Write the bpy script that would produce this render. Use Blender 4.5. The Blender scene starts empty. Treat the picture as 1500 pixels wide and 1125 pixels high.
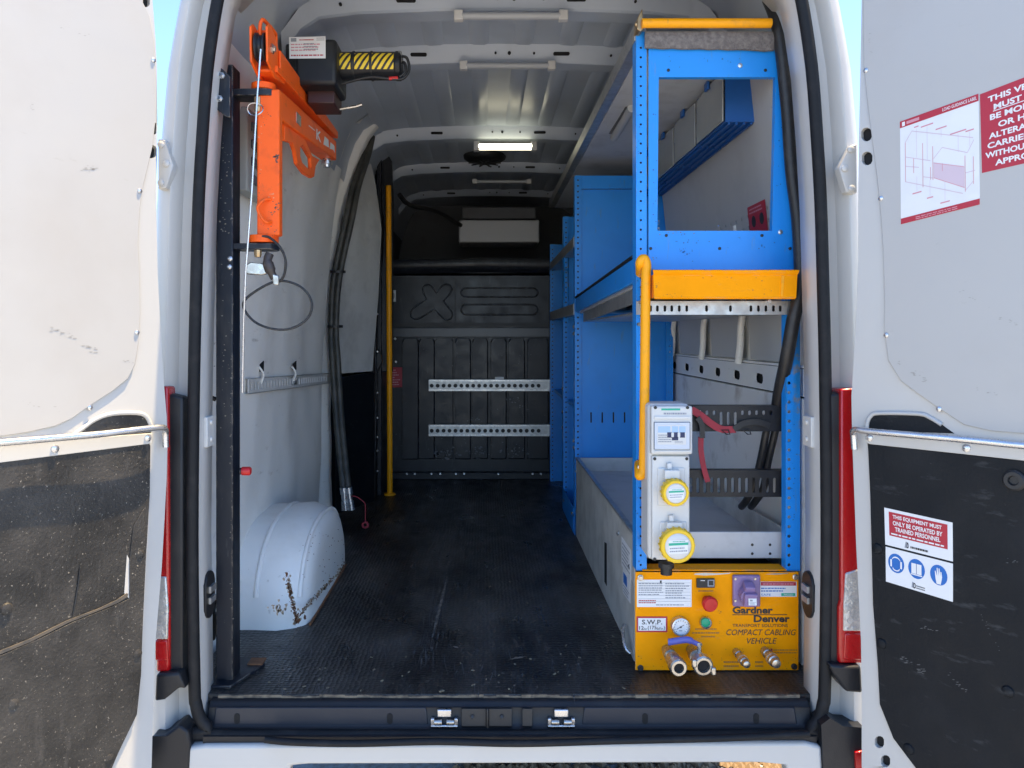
import bpy, bmesh, math, random
from mathutils import Vector, Matrix, noise, geometry
random.seed(7)
S = bpy.context.scene
C = S.collection
R = math.radians

# ------------------------------------------------------------------ camera, sky, sun, exposure
F, CY, U0, V0, CZ = 1150.0, -1.98, 709.0, 492.0, 0.89      # focal length in px of a 1500 px wide picture, camera y, vanishing point, eye height
cam = bpy.data.cameras.new('camera'); co = bpy.data.objects.new('camera', cam); C.objects.link(co)
co.location = (0, CY, CZ); co.rotation_euler = (R(90), 0, 0)
cam.sensor_width = 36; cam.lens = F / 1500 * 36
cam.shift_x = (750 - U0) / 1500; cam.shift_y = -(562.5 - V0) / 1500
cam.clip_start = 0.05; cam.clip_end = 2000
S.camera = co

SUN_EL, SUN_ROT = 75.0, 90.0          # high sun on the right of the van, so the rear face lies in shade
w = bpy.data.worlds.new('World'); S.world = w; w.use_nodes = True
nt = w.node_tree; nt.nodes.clear()
sky = nt.nodes.new('ShaderNodeTexSky'); sky.sky_type = 'NISHITA'; sky.sun_disc = False
sky.sun_elevation = R(SUN_EL); sky.sun_rotation = R(SUN_ROT); sky.air_density = 0.75; sky.dust_density = 0.0; sky.ozone_density = 4.0
bg = nt.nodes.new('ShaderNodeBackground'); bg.inputs['Strength'].default_value = 0.15
wo = nt.nodes.new('ShaderNodeOutputWorld')
nt.links.new(sky.outputs[0], bg.inputs[0]); nt.links.new(bg.outputs[0], wo.inputs[0])
sl = bpy.data.lights.new('sun', 'SUN'); sl.energy = 4.4; sl.angle = R(0.5); sl.color = (1, 0.75, 0.42)
so = bpy.data.objects.new('sun', sl); C.objects.link(so)
az = R(SUN_ROT)
sdir = Vector((math.sin(az) * math.cos(R(SUN_EL)), math.cos(az) * math.cos(R(SUN_EL)) + 0.05, math.sin(R(SUN_EL)))).normalized()
so.rotation_euler = sdir.to_track_quat('Z', 'Y').to_euler(); so.location = (6, -3, 8)
S.view_settings.view_transform = 'Standard'; S.view_settings.look = 'None'
S.view_settings.gamma = 1; S.view_settings.use_curve_mapping = False
S.view_settings.exposure = 1.75
S.cycles.max_bounces = 10; S.cycles.diffuse_bounces = 7; S.cycles.glossy_bounces = 4
S.cycles.use_denoising = True

# ------------------------------------------------------------------ helpers
def at(u, v, y):
    d = y - CY
    return Vector(((u - U0) * d / F, y, CZ - (v - V0) * d / F))
def X(u, y): return (u - U0) * (y - CY) / F
def Z(v, y): return CZ - (v - V0) * (y - CY) / F

def mat(name, col, rough=0.5, metal=0.0, dirt=None, dscale=6.0, damt=0.35, lo=0.5, hi=0.75, bump=0.0, bscale=60.0,
        rvar=0.0, specks=None, spscale=90.0, sth=0.7, stretch=None, spec=0.5, emit=None, estr=0.0, coat=0.0, trans=0.0, alpha=1.0, grid=0.0, gscale=120.0, gdist=0.0015, wear=None, wrad=0.004, wlo=0.45, streak=None, sscale=(40, 4, 40), slo=0.6, shi=0.7, samt=0.5, sss=0.0):
    m = bpy.data.materials.new(name); m.use_nodes = True
    n = m.node_tree.nodes; l = m.node_tree.links
    p = n['Principled BSDF']
    p.inputs['Base Color'].default_value = (*col, 1); p.inputs['Roughness'].default_value = rough
    p.inputs['Metallic'].default_value = metal; p.inputs['Specular IOR Level'].default_value = spec
    p.inputs['Coat Weight'].default_value = coat; p.inputs['Coat Roughness'].default_value = 0.15
    p.inputs['Transmission Weight'].default_value = trans; p.inputs['Alpha'].default_value = alpha
    if emit:
        p.inputs['Emission Color'].default_value = (*emit, 1); p.inputs['Emission Strength'].default_value = estr
    tc = n.new('ShaderNodeTexCoord'); vec = tc.outputs['Object']
    if stretch:
        mp = n.new('ShaderNodeMapping'); mp.inputs['Scale'].default_value = stretch
        l.new(vec, mp.inputs[0]); vec2 = mp.outputs[0]
    else: vec2 = vec
    def nz(scale, det, v=vec, ro=0.6):
        t = n.new('ShaderNodeTexNoise'); t.inputs['Scale'].default_value = scale; t.inputs['Detail'].default_value = det
        t.inputs['Roughness'].default_value = ro; l.new(v, t.inputs['Vector']); return t.outputs['Fac']
    def ramp(f, a, b):
        r = n.new('ShaderNodeMapRange'); r.inputs['From Min'].default_value = a; r.inputs['From Max'].default_value = b
        l.new(f, r.inputs['Value']); return r.outputs[0]
    cur = None
    def mix(fac, amt, c2):
        nonlocal cur
        mu = n.new('ShaderNodeMath'); mu.operation = 'MULTIPLY'; l.new(fac, mu.inputs[0]); mu.inputs[1].default_value = amt
        x = n.new('ShaderNodeMix'); x.data_type = 'RGBA'; l.new(mu.outputs[0], x.inputs[0])
        if cur is None: x.inputs[6].default_value = (*col, 1)
        else: l.new(cur, x.inputs[6])
        x.inputs[7].default_value = (*c2, 1); cur = x.outputs[2]
    if dirt:
        mix(ramp(nz(dscale, 8, vec2), lo, hi), damt, dirt)
    if specks:
        mix(ramp(nz(spscale, 3, vec2, 0.7), sth, sth + 0.08), 0.8, specks)
    if streak:
        mp = n.new('ShaderNodeMapping'); mp.inputs['Scale'].default_value = sscale; mp.inputs['Rotation'].default_value = (0.25, 0.3, 0.35)
        l.new(vec, mp.inputs[0]); mix(ramp(nz(1.0, 5, mp.outputs[0], 0.65), slo, shi), samt, streak)
    if wear:
        bv = n.new('ShaderNodeBevel'); bv.samples = 4; bv.inputs['Radius'].default_value = wrad
        ge = n.new('ShaderNodeNewGeometry'); dt = n.new('ShaderNodeVectorMath'); dt.operation = 'DOT_PRODUCT'
        l.new(bv.outputs[0], dt.inputs[0]); l.new(ge.outputs['True Normal'], dt.inputs[1])
        inv = n.new('ShaderNodeMapRange'); inv.inputs['From Min'].default_value = 0.995; inv.inputs['From Max'].default_value = 0.85; l.new(dt.outputs['Value'], inv.inputs['Value'])
        mm = n.new('ShaderNodeMath'); mm.operation = 'MULTIPLY'; l.new(inv.outputs[0], mm.inputs[0]); l.new(ramp(nz(38, 6), wlo, wlo + 0.12), mm.inputs[1])
        mix(mm.outputs[0], 0.85, wear)
    if cur is not None: l.new(cur, p.inputs['Base Color'])
    if rvar:
        r = n.new('ShaderNodeMapRange'); r.inputs['From Min'].default_value = 0.3; r.inputs['From Max'].default_value = 0.7
        r.inputs['To Min'].default_value = max(0.03, rough - rvar); r.inputs['To Max'].default_value = min(1, rough + rvar)
        l.new(nz(dscale * 1.7, 6, vec2), r.inputs['Value']); l.new(r.outputs[0], p.inputs['Roughness'])
    nrm = None
    if bump:
        b = n.new('ShaderNodeBump'); b.inputs['Strength'].default_value = bump; b.inputs['Distance'].default_value = 0.004
        l.new(nz(bscale, 4), b.inputs['Height']); nrm = b.outputs[0]
    if grid:
        v = n.new('ShaderNodeTexVoronoi'); v.inputs['Scale'].default_value = gscale; v.inputs['Randomness'].default_value = 0.4
        l.new(vec, v.inputs['Vector'])
        b = n.new('ShaderNodeBump'); b.inputs['Strength'].default_value = grid; b.inputs['Distance'].default_value = gdist
        l.new(v.outputs['Distance'], b.inputs['Height'])
        if nrm: l.new(nrm, b.inputs['Normal'])
        nrm = b.outputs[0]
    if nrm: l.new(nrm, p.inputs['Normal'])
    return m

class MB:
    def __init__(s): s.v = []; s.f = []; s.m = []
    def add(s, vs, fs, m=0):
        o = len(s.v); s.v += [tuple(v) for v in vs]
        s.f += [tuple(i + o for i in f) for f in fs]; s.m += [m] * len(fs); return s
    def hexa(s, p, m=0):
        return s.add(p, [(0,1,2,3),(7,6,5,4),(0,4,5,1),(1,5,6,2),(2,6,7,3),(3,7,4,0)], m)
    def box(s, x0, x1, y0, y1, z0, z1, m=0):
        return s.hexa([(x0,y0,z0),(x1,y0,z0),(x1,y1,z0),(x0,y1,z0),(x0,y0,z1),(x1,y0,z1),(x1,y1,z1),(x0,y1,z1)], m)
    def obox(s, c, ax, ay, az, m=0):
        c = Vector(c); ax = Vector(ax); ay = Vector(ay); az = Vector(az)
        return s.hexa([c-ax-ay-az, c+ax-ay-az, c+ax+ay-az, c-ax+ay-az, c-ax-ay+az, c+ax-ay+az, c+ax+ay+az, c-ax+ay+az], m)
    def prism(s, pts, vec, m=0, holes=(), back=True):
        loops = [[Vector(p) for p in pts]] + [[Vector(p) for p in h] for h in holes]
        vec = Vector(vec); flat = [p for lp in loops for p in lp]; n = len(flat)
        tris = geometry.tessellate_polygon(loops)
        fs = [tuple(t) for t in tris]
        if back: fs += [tuple(i + n for i in reversed(t)) for t in tris]
        o = 0
        for lp in loops:
            k = len(lp)
            for i in range(k):
                a, b = o + i, o + (i + 1) % k
                fs.append((a, b, b + n, a + n))
            o += k
        return s.add(flat + [p + vec for p in flat], fs, m)
    def flat(s, pts, m=0):
        pts = [Vector(p) for p in pts]
        return s.add(pts, [tuple(t) for t in geometry.tessellate_polygon([pts])], m)
    def loft(s, rows, m=0, cu=False, cv=False):
        nu = len(rows[0]); vs = [p for r in rows for p in r]; fs = []
        for i in range(len(rows) - (0 if cv else 1)):
            for j in range(nu - (0 if cu else 1)):
                a = i * nu + j; b = i * nu + (j + 1) % nu
                i2 = (i + 1) % len(rows)
                fs.append((a, b, i2 * nu + (j + 1) % nu, i2 * nu + j))
        return s.add(vs, fs, m)
    def tube(s, path, r, seg=10, m=0, closed=False, caps=True, flatten=None):
        P = [Vector(p) for p in path]; n = len(P); rows = []; prev = None
        for i in range(n):
            if closed: t = P[(i + 1) % n] - P[i - 1]
            else: t = P[min(i + 1, n - 1)] - P[max(i - 1, 0)]
            t.normalize()
            if prev is None:
                up = Vector((0, 0, 1)) if abs(t.z) < 0.9 else Vector((1, 0, 0))
                a = t.cross(up).normalized()
            else:
                a = (prev - t * prev.dot(t)).normalized()
            prev = a; b = t.cross(a)
            rr = r[i] if isinstance(r, (list, tuple)) else r
            fl = flatten or 1.0
            rows.append([P[i] + a * (rr * math.cos(2*math.pi*k/seg)) + b * (rr * fl * math.sin(2*math.pi*k/seg)) for k in range(seg)])
        s.loft(rows, m, cu=True, cv=closed)
        if caps and not closed:
            s.flat_ngon(rows[0], m); s.flat_ngon(rows[-1], m)
        return s
    def flat_ngon(s, pts, m=0): return s.add(pts, [tuple(range(len(pts)))], m)
    def cyl(s, p0, p1, r, r1=None, seg=16, m=0):
        return s.tube([p0, p1], [r, r if r1 is None else r1], seg, m)
    def lathe(s, p, axis, prof, seg=20, m=0):
        """prof: (distance along axis, radius)"""
        p = Vector(p); t = Vector(axis).normalized()
        up = Vector((0, 0, 1)) if abs(t.z) < 0.9 else Vector((1, 0, 0))
        a = t.cross(up).normalized(); b = t.cross(a)
        rows = [[p + t*h + a*(max(r,1e-5)*math.cos(2*math.pi*k/seg)) + b*(max(r,1e-5)*math.sin(2*math.pi*k/seg)) for k in range(seg)] for h, r in prof]
        s.loft(rows, m, cu=True); s.flat_ngon(rows[0], m); s.flat_ngon(rows[-1], m)
        return s

def oval(cx, cy, hw, hh, n=10):
    """stadium outline"""
    pts = []; r = min(hw, hh)
    for k in range(n):
        t = 2 * math.pi * (k + 0.5) / n
        c, q = math.cos(t), math.sin(t)
        x = r * c + (hw - r) * (1 if c > 0 else -1); y = r * q + (hh - r) * (1 if q > 0 else -1)
        pts.append((cx + x, cy + y))
    return pts

def plate(mb, o, ux, uy, W, H, holes, thick, m=0):
    """a plate with real holes; holes: (cx, cy, hw, hh)"""
    o = Vector(o); ux = Vector(ux).normalized(); uy = Vector(uy).normalized()
    f = lambda p: o + ux * p[0] + uy * p[1]
    if len(holes) > 12 and W != H:
        ax = 0 if W > H else 1
        cs = sorted(set(round(h[ax], 4) for h in holes)); k = max(1, 12 * len(cs) // len(holes)); a = 0.0; L = (W, H)[ax]
        for i in range(0, len(cs), k):
            grp = cs[i:i + k]; b = L if i + k >= len(cs) else (grp[-1] + cs[i + k]) / 2
            sub = [(h[0] - (a if ax == 0 else 0), h[1] - (a if ax == 1 else 0)) + tuple(h[2:]) for h in holes if round(h[ax], 4) in grp]
            if ax == 0: plate(mb, o + ux * a, ux, uy, b - a, H, sub, thick, m)
            else: plate(mb, o + uy * a, ux, uy, W, b - a, sub, thick, m)
            a = b
        return mb
    mb.prism([f(p) for p in ((0,0),(W,0),(W,H),(0,H))], thick, m, [[f(p) for p in oval(*h)][::-1] for h in holes])
    return mb

def smooth_path(pts, k=6):
    P = [Vector(p) for p in pts]; out = []
    for i in range(len(P) - 1):
        p0 = P[max(i-1, 0)]; p1 = P[i]; p2 = P[i+1]; p3 = P[min(i+2, len(P)-1)]
        for j in range(k):
            t = j / k
            out.append(0.5 * ((2*p1) + (p2-p0)*t + (2*p0-5*p1+4*p2-p3)*t*t + (3*p1-p0-3*p2+p3)*t**3))
    out.append(P[-1]); return out

def rootloc(o):
    L = Vector((0, 0, 0))
    while o is not None: L += o.location; o = o.parent
    return L
def build(name, mb, mats, parent=None, bevel=0.0, smooth=38, seg=2, label=None, double=False):
    me = bpy.data.meshes.new(name); L = rootloc(parent)
    own = Vector((0, 0, 0))
    if parent is None:
        xs = [v[0] for v in mb.v]; ys = [v[1] for v in mb.v]; zs = [v[2] for v in mb.v]
        own = Vector(((min(xs)+max(xs))/2, (min(ys)+max(ys))/2, min(zs)))
    off = L + own
    me.from_pydata([(v[0]-off.x, v[1]-off.y, v[2]-off.z) for v in mb.v], [], mb.f)
    if not isinstance(mats, (list, tuple)): mats = [mats]
    for m in mats: me.materials.append(m)
    me.polygons.foreach_set('material_index', mb.m)
    bm = bmesh.new(); bm.from_mesh(me)
    bmesh.ops.remove_doubles(bm, verts=bm.verts, dist=1e-6)
    bmesh.ops.recalc_face_normals(bm, faces=bm.faces)
    bm.to_mesh(me); bm.free()
    me.polygons.foreach_set('use_smooth', [True] * len(me.polygons)); me.set_sharp_from_angle(angle=R(smooth))
    me.update()
    o = bpy.data.objects.new(name, me); C.objects.link(o); o.location = own
    if parent is not None: o.parent = parent
    if bevel:
        b = o.modifiers.new('bevel', 'BEVEL'); b.width = bevel; b.segments = seg; b.limit_method = 'ANGLE'; b.angle_limit = R(40)
        b.harden_normals = False
    if label: o['label'] = label
    return o
def thing(name, label, cat, loc, group=None):
    o = bpy.data.objects.new(name, None); C.objects.link(o); o.location = loc; o.empty_display_size = 0.05
    o['label'] = label; o['category'] = cat
    if group: o['group'] = group
    return o
def tag(o, label, cat, group=None):
    o['label'] = label; o['category'] = cat
    if group: o['group'] = group
    return o
def dup(root, delta, label=None):
    r = root.copy(); C.objects.link(r); r.location = root.location + Vector(delta)
    if label: r['label'] = label
    for ch in list(root.children):
        c = ch.copy(); C.objects.link(c); c.parent = r
        for g in ch.children:
            d = g.copy(); C.objects.link(d); d.parent = c
    return r

_fonts = {}
def text2d(s, bold=0.0, shear=0.0):
    k = (s, bold, shear)
    if k not in _fonts:
        cu = bpy.data.curves.new('lettering', 'FONT'); cu.body = s; cu.size = 1; cu.offset = bold; cu.shear = shear; cu.resolution_u = 3
        ob = bpy.data.objects.new('lettering', cu)
        me = bpy.data.meshes.new_from_object(ob)
        _fonts[k] = ([tuple(v.co) for v in me.vertices], [tuple(p.vertices) for p in me.polygons])
        bpy.data.objects.remove(ob); bpy.data.curves.remove(cu); bpy.data.meshes.remove(me)
    return _fonts[k]
class Face:
    """a printed face: (s, t) in 0..1 over four corners (bottom left, bottom right, top right, top left), lifted along n"""
    def __init__(s, bl, br, tr, tl, n): s.c = [Vector(p) for p in (bl, br, tr, tl)]; s.n = Vector(n).normalized()
    def p(s, x, y, h=0.0):
        a, b, c, d = s.c
        return a*(1-x)*(1-y) + b*x*(1-y) + c*x*y + d*(1-x)*y + s.n*h
    def rect(s, mb, x0, x1, y0, y1, h, m): mb.add([s.p(x0,y0,h), s.p(x1,y0,h), s.p(x1,y1,h), s.p(x0,y1,h)], [(0,1,2,3)], m)
    def poly(s, mb, pts, h, m): mb.flat([s.p(x, y, h) for x, y in pts], m)
    def slab(s, mb, h, m):
        mb.hexa([s.p(0,0,0), s.p(1,0,0), s.p(1,1,0), s.p(0,1,0), s.p(0,0,h), s.p(1,0,h), s.p(1,1,h), s.p(0,1,h)], m)
    def text(s, mb, st, x0, x1, y0, y1, h, m, bold=0.0, shear=0.0):
        vs, fs = text2d(st, bold, shear)
        if not vs: return
        a0 = min(v[0] for v in vs); a1 = max(v[0] for v in vs); b0 = min(v[1] for v in vs); b1 = max(v[1] for v in vs)
        mb.add([s.p(x0 + (v[0]-a0)/(a1-a0)*(x1-x0), y0 + (v[1]-b0)/(b1-b0)*(y1-y0), h) for v in vs], fs, m)
    def disc(s, mb, cx, cy, rx, ry, h, m, n=24):
        mb.add([s.p(cx + rx*math.cos(2*math.pi*k/n), cy + ry*math.sin(2*math.pi*k/n), h) for k in range(n)], [tuple(range(n))], m)
    def smalltext(s, mb, x0, x1, y0, y1, rows, h, m, fill=0.8, seed=1):
        """rows of print too small to read: broken strokes"""
        rn = random.Random(seed)
        for r in range(rows):
            ya = y1 - (r + 0.75) * (y1 - y0) / rows; yb = ya + 0.42 * (y1 - y0) / rows
            x = x0; end = x0 + (x1 - x0) * (fill + rn.random() * (1 - fill))
            while x < end:
                L = (x1 - x0) * (0.04 + 0.09 * rn.random())
                s.rect(mb, x, min(x + L, x1), ya, yb, h, m); x += L + (x1 - x0) * 0.02

# ------------------------------------------------------------------ materials
M = {}
DUST = (0.30, 0.26, 0.2)
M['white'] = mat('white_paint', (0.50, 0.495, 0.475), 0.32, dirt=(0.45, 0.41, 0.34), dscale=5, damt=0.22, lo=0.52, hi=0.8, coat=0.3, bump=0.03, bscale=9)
M['white_in'] = mat('white_interior_paint', (0.86, 0.845, 0.80), 0.42, dirt=(0.42, 0.37, 0.29), dscale=3.5, damt=0.35, lo=0.55, hi=0.8, rvar=0.1, bump=0.25, bscale=7, specks=(0.25, 0.2, 0.15), spscale=60, sth=0.70, streak=(0.34, 0.30, 0.24), sscale=(30, 6, 26), slo=0.64, shi=0.74, samt=0.45)
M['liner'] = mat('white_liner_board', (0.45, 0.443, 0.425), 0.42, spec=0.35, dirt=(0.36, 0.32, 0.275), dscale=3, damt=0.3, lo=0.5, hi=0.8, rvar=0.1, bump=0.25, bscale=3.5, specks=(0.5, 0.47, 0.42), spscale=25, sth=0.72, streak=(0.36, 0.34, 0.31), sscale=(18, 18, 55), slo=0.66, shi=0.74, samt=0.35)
M['roof'] = mat('roof_paint', (0.43, 0.485, 0.56), 0.3, dirt=(0.3, 0.3, 0.3), dscale=4, damt=0.3, bump=0.06, bscale=8)
M['black_dusty'] = mat('dusty_black_board', (0.016, 0.0155, 0.015), 0.5, spec=0.4, dirt=(0.085, 0.08, 0.074), dscale=7, damt=0.6, lo=0.36, hi=0.74, specks=(0.34, 0.31, 0.26), spscale=170, sth=0.635, streak=(0.09, 0.085, 0.08), sscale=(30, 30, 7), slo=0.58, shi=0.72, samt=0.5, bump=0.5, bscale=140, rvar=0.12)
M['black_board'] = mat('black_board', (0.007, 0.009, 0.012), 0.5, spec=0.2, dirt=(0.02, 0.022, 0.026), dscale=5, damt=0.45, lo=0.5, hi=0.75, bump=0.3, bscale=160, rvar=0.1, specks=(0.045, 0.045, 0.045), spscale=110, sth=0.70, streak=(0.06, 0.065, 0.07), sscale=(12, 12, 40), slo=0.60, shi=0.74, samt=0.6)
M['floor'] = mat('phenolic_floor', (0.014, 0.0135, 0.014), 0.4, spec=0.45, dirt=(0.105, 0.093, 0.08), dscale=6, damt=0.85, lo=0.42, hi=0.74, rvar=0.2, specks=(0.2, 0.17, 0.13), spscale=110, sth=0.665, stretch=(1.0, 0.45, 1.0), grid=1.0, gscale=80, gdist=0.003, streak=(0.10, 0.092, 0.085), sscale=(34, 5, 10), slo=0.58, shi=0.72, samt=0.6)
M['rubber'] = mat('black_rubber', (0.009, 0.010, 0.012), 0.6, spec=0.25, dirt=(0.035, 0.033, 0.032), dscale=20, damt=0.5, bump=0.15, bscale=90)
M['plastic'] = mat('black_plastic', (0.012, 0.013, 0.016), 0.42, spec=0.35, dirt=(0.045, 0.043, 0.04), dscale=8, damt=0.4, bump=0.12, bscale=300)
M['sill'] = mat('sill_plastic', (0.026, 0.03, 0.04), 0.42, spec=0.35, dirt=(0.06, 0.06, 0.06), dscale=9, damt=0.3)
M['bulk'] = mat('charcoal_steel', (0.009, 0.011, 0.017), 0.38, spec=0.4, dirt=(0.035, 0.04, 0.05), dscale=7, damt=0.4, lo=0.5, hi=0.75, rvar=0.1, specks=(0.2, 0.2, 0.2), spscale=45, sth=0.73, wear=(0.10, 0.11, 0.13), wrad=0.006, wlo=0.45, streak=(0.05, 0.055, 0.065), sscale=(40, 20, 12), slo=0.6, shi=0.72, samt=0.6)
M['blue'] = mat('blue_powder_coat', (0.012, 0.26, 0.78), 0.36, spec=0.45, dirt=(0.0, 0.15, 0.48), dscale=6, damt=0.35, lo=0.5, hi=0.8, bump=0.05, bscale=260, specks=(0.03, 0.06, 0.12), spscale=38, sth=0.735, wear=(0.20, 0.23, 0.27), wrad=0.003, wlo=0.5, streak=(0.10, 0.22, 0.42), sscale=(60, 14, 10), slo=0.62, shi=0.70, samt=0.45)
M['orange'] = mat('orange_paint', (0.95, 0.125, 0.012), 0.45, spec=0.25, dirt=(0.35, 0.05, 0.02), dscale=14, damt=0.45, lo=0.55, hi=0.8, bump=0.06, bscale=120, specks=(0.12, 0.07, 0.05), spscale=55, sth=0.74, wear=(0.16, 0.09, 0.06), wrad=0.004, wlo=0.5, streak=(0.45, 0.10, 0.04), sscale=(30, 8, 30), slo=0.6, shi=0.72, samt=0.5)
M['yellow'] = mat('yellow_powder_coat', (0.92, 0.33, 0.0), 0.55, spec=0.1, dirt=(0.5, 0.19, 0.0), dscale=9, damt=0.35, lo=0.5, hi=0.8, bump=0.08, bscale=240, specks=(0.3, 0.2, 0.08), spscale=50, sth=0.76, wear=(0.35, 0.32, 0.28), wrad=0.003, wlo=0.5, streak=(0.60, 0.30, 0.06), sscale=(14, 40, 60), slo=0.62, shi=0.72, samt=0.5)
M['ylight'] = mat('yellow_tube_paint', (0.92, 0.38, 0.004), 0.42, spec=0.3, dirt=(0.35, 0.2, 0.06), dscale=25, damt=0.4, lo=0.55, hi=0.75, bump=0.05, wear=(0.3, 0.25, 0.18), wrad=0.003, wlo=0.55, streak=(0.40, 0.22, 0.06), sscale=(60, 60, 9), slo=0.62, shi=0.7, samt=0.6)
M['galv'] = mat('galvanised_steel', (0.46, 0.47, 0.47), 0.42, 0.75, dirt=(0.3, 0.31, 0.31), dscale=28, damt=0.6, lo=0.4, hi=0.65, rvar=0.12, bump=0.05)
M['zinc'] = mat('zinc_plate', (0.62, 0.63, 0.65), 0.28, 0.9, dirt=(0.35, 0.33, 0.3), dscale=30, damt=0.4, rvar=0.08)
M['steel'] = mat('bare_steel', (0.52, 0.50, 0.46), 0.3, 0.9, dirt=(0.2, 0.16, 0.11), dscale=40, damt=0.55, lo=0.45, hi=0.7, rvar=0.1)
M['shelfgrey'] = mat('grey_tray_paint', (0.52, 0.535, 0.55), 0.5, dirt=(0.25, 0.25, 0.25), dscale=8, damt=0.5, rvar=0.08, specks=(0.2, 0.19, 0.18), spscale=50, sth=0.72)
M['traysteel'] = mat('worn_tray_steel', (0.62, 0.61, 0.57), 0.5, 0.25, dirt=(0.34, 0.33, 0.30), dscale=10, damt=0.6, lo=0.42, hi=0.7, rvar=0.12, specks=(0.14, 0.13, 0.12), spscale=55, sth=0.70)
M['postblack'] = mat('black_post_paint', (0.009, 0.012, 0.019), 0.45, spec=0.35, dirt=(0.06, 0.055, 0.05), dscale=12, damt=0.45, rvar=0.1, specks=(0.25, 0.21, 0.15), spscale=42, sth=0.715, stretch=(2, 2, 0.6), wear=(0.30, 0.26, 0.2), wrad=0.004, wlo=0.48, streak=(0.06, 0.06, 0.06), sscale=(50, 50, 8), slo=0.62, shi=0.72, samt=0.6)
M['black'] = mat('matt_black', (0.014, 0.015, 0.017), 0.5, dirt=(0.05, 0.05, 0.05), dscale=20, damt=0.3)
M['hole'] = mat('dark_opening', (0.006, 0.006, 0.007), 0.8)
M['cable'] = mat('black_cable', (0.016, 0.016, 0.017), 0.45, dirt=(0.07, 0.065, 0.06), dscale=30, damt=0.4, bump=0.2, bscale=220)
M['hose'] = mat('dusty_hose', (0.035, 0.036, 0.033), 0.5, dirt=(0.12, 0.115, 0.095), dscale=16, damt=0.6, lo=0.4, hi=0.7, bump=0.15, bscale=200)
M['red'] = mat('red_plastic', (0.55, 0.012, 0.012), 0.4, dirt=(0.2, 0.01, 0.01), dscale=20, damt=0.3)
M['strap'] = mat('red_webbing', (0.34, 0.035, 0.05), 0.75, dirt=(0.18, 0.03, 0.04), dscale=40, damt=0.5, bump=0.3, bscale=400)
M['green'] = mat('green_plastic', (0.01, 0.33, 0.17), 0.35)
M['purple'] = mat('purple_plastic', (0.25, 0.165, 0.32), 0.45, dirt=(0.12, 0.07, 0.18), dscale=20, damt=0.35)
M['boxgrey'] = mat('grey_moulded_plastic', (0.60, 0.60, 0.58), 0.45, dirt=(0.42, 0.4, 0.36), dscale=10, damt=0.3, bump=0.03, bscale=200)
M['lidwhite'] = mat('pale_cap_plastic', (0.62, 0.62, 0.60), 0.35, dirt=(0.45, 0.44, 0.4), dscale=12, damt=0.3)
M['capyellow'] = mat('yellow_cap_plastic', (0.80, 0.52, 0.02), 0.38, dirt=(0.5, 0.33, 0.03), dscale=18, damt=0.3)
M['paper'] = mat('label_paper', (0.74, 0.75, 0.76), 0.5, dirt=(0.6, 0.59, 0.55), dscale=14, damt=0.3)
M['ink'] = mat('black_ink', (0.02, 0.02, 0.022), 0.5)
M['inkgrey'] = mat('grey_ink', (0.27, 0.29, 0.33), 0.5)
M['inkred'] = mat('red_ink', (0.42, 0.015, 0.035), 0.45)
M['inkrose'] = mat('rose_ink', (0.62, 0.28, 0.32), 0.5)
M['inkpink'] = mat('pale_rose_ink', (0.62, 0.5, 0.56), 0.5)
M['inkwhite'] = mat('white_ink', (0.76, 0.76, 0.76), 0.45)
M['inkblue'] = mat('blue_ink', (0.006, 0.13, 0.46), 0.45)
M['inkgreen'] = mat('green_ink', (0.02, 0.38, 0.25), 0.5)
M['inkbrown'] = mat('faded_brown_ink', (0.40, 0.17, 0.02), 0.5)
M['lampoff'] = mat('lamp_diffuser', (0.40, 0.42, 0.44), 0.4)
M['lamplit'] = mat('lit_lamp_diffuser', (0.9, 0.88, 0.75), 0.4, emit=(1.0, 0.93, 0.66), estr=1.5)
M['blueplastic'] = mat('blue_bin_plastic', (0.012, 0.10, 0.36), 0.4, dirt=(0.01, 0.06, 0.2), dscale=10, damt=0.4)
M['flap'] = mat('cloudy_clear_plastic', (0.30, 0.32, 0.32), 0.25, dirt=(0.42, 0.42, 0.40), dscale=6, damt=0.4, coat=0.4)
M['felt'] = mat('grey_felt', (0.13, 0.12, 0.12), 0.95, dirt=(0.26, 0.24, 0.23), dscale=90, damt=0.7, lo=0.4, hi=0.65, bump=1.0, bscale=220)
M['redlens'] = mat('red_lens', (0.50, 0.003, 0.005), 0.25, coat=0.6, trans=0.2, bump=0.35, bscale=120, emit=None)
M['clearlens'] = mat('clear_lens', (0.62, 0.62, 0.6), 0.12, 0.5, coat=0.8, bump=0.9, bscale=90, dirt=(0.2, 0.2, 0.2), dscale=40, damt=0.6)
M['rust'] = mat('rust', (0.22, 0.095, 0.04), 0.8, dirt=(0.05, 0.03, 0.02), dscale=40, damt=0.7, bump=0.5)
M['wood'] = mat('raw_wood_edge', (0.24, 0.19, 0.13), 0.8, dirt=(0.06, 0.05, 0.04), dscale=40, damt=0.8, lo=0.4, hi=0.6)
M['brass'] = mat('brass', (0.50, 0.36, 0.20), 0.35, 0.8, dirt=(0.2, 0.15, 0.1), dscale=60, damt=0.5)
M['blue_handle'] = mat('blue_vinyl', (0.10, 0.11, 0.42), 0.4)
M['windowtint'] = mat('smoky_window', (0.5, 0.56, 0.64), 0.15, coat=0.6)
M['gravel'] = mat('gravel_ground', (0.37, 0.42, 0.475), 0.95, dirt=(0.22, 0.19, 0.16), dscale=40, damt=0.6, lo=0.4, hi=0.6, bump=1.0, bscale=60)  # pale cool tint set for the light it bounces into the van
M['stone'] = mat('gravel_stone', (0.24, 0.17, 0.10), 0.9, dirt=(0.14, 0.11, 0.08), dscale=30, damt=0.8)
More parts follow.
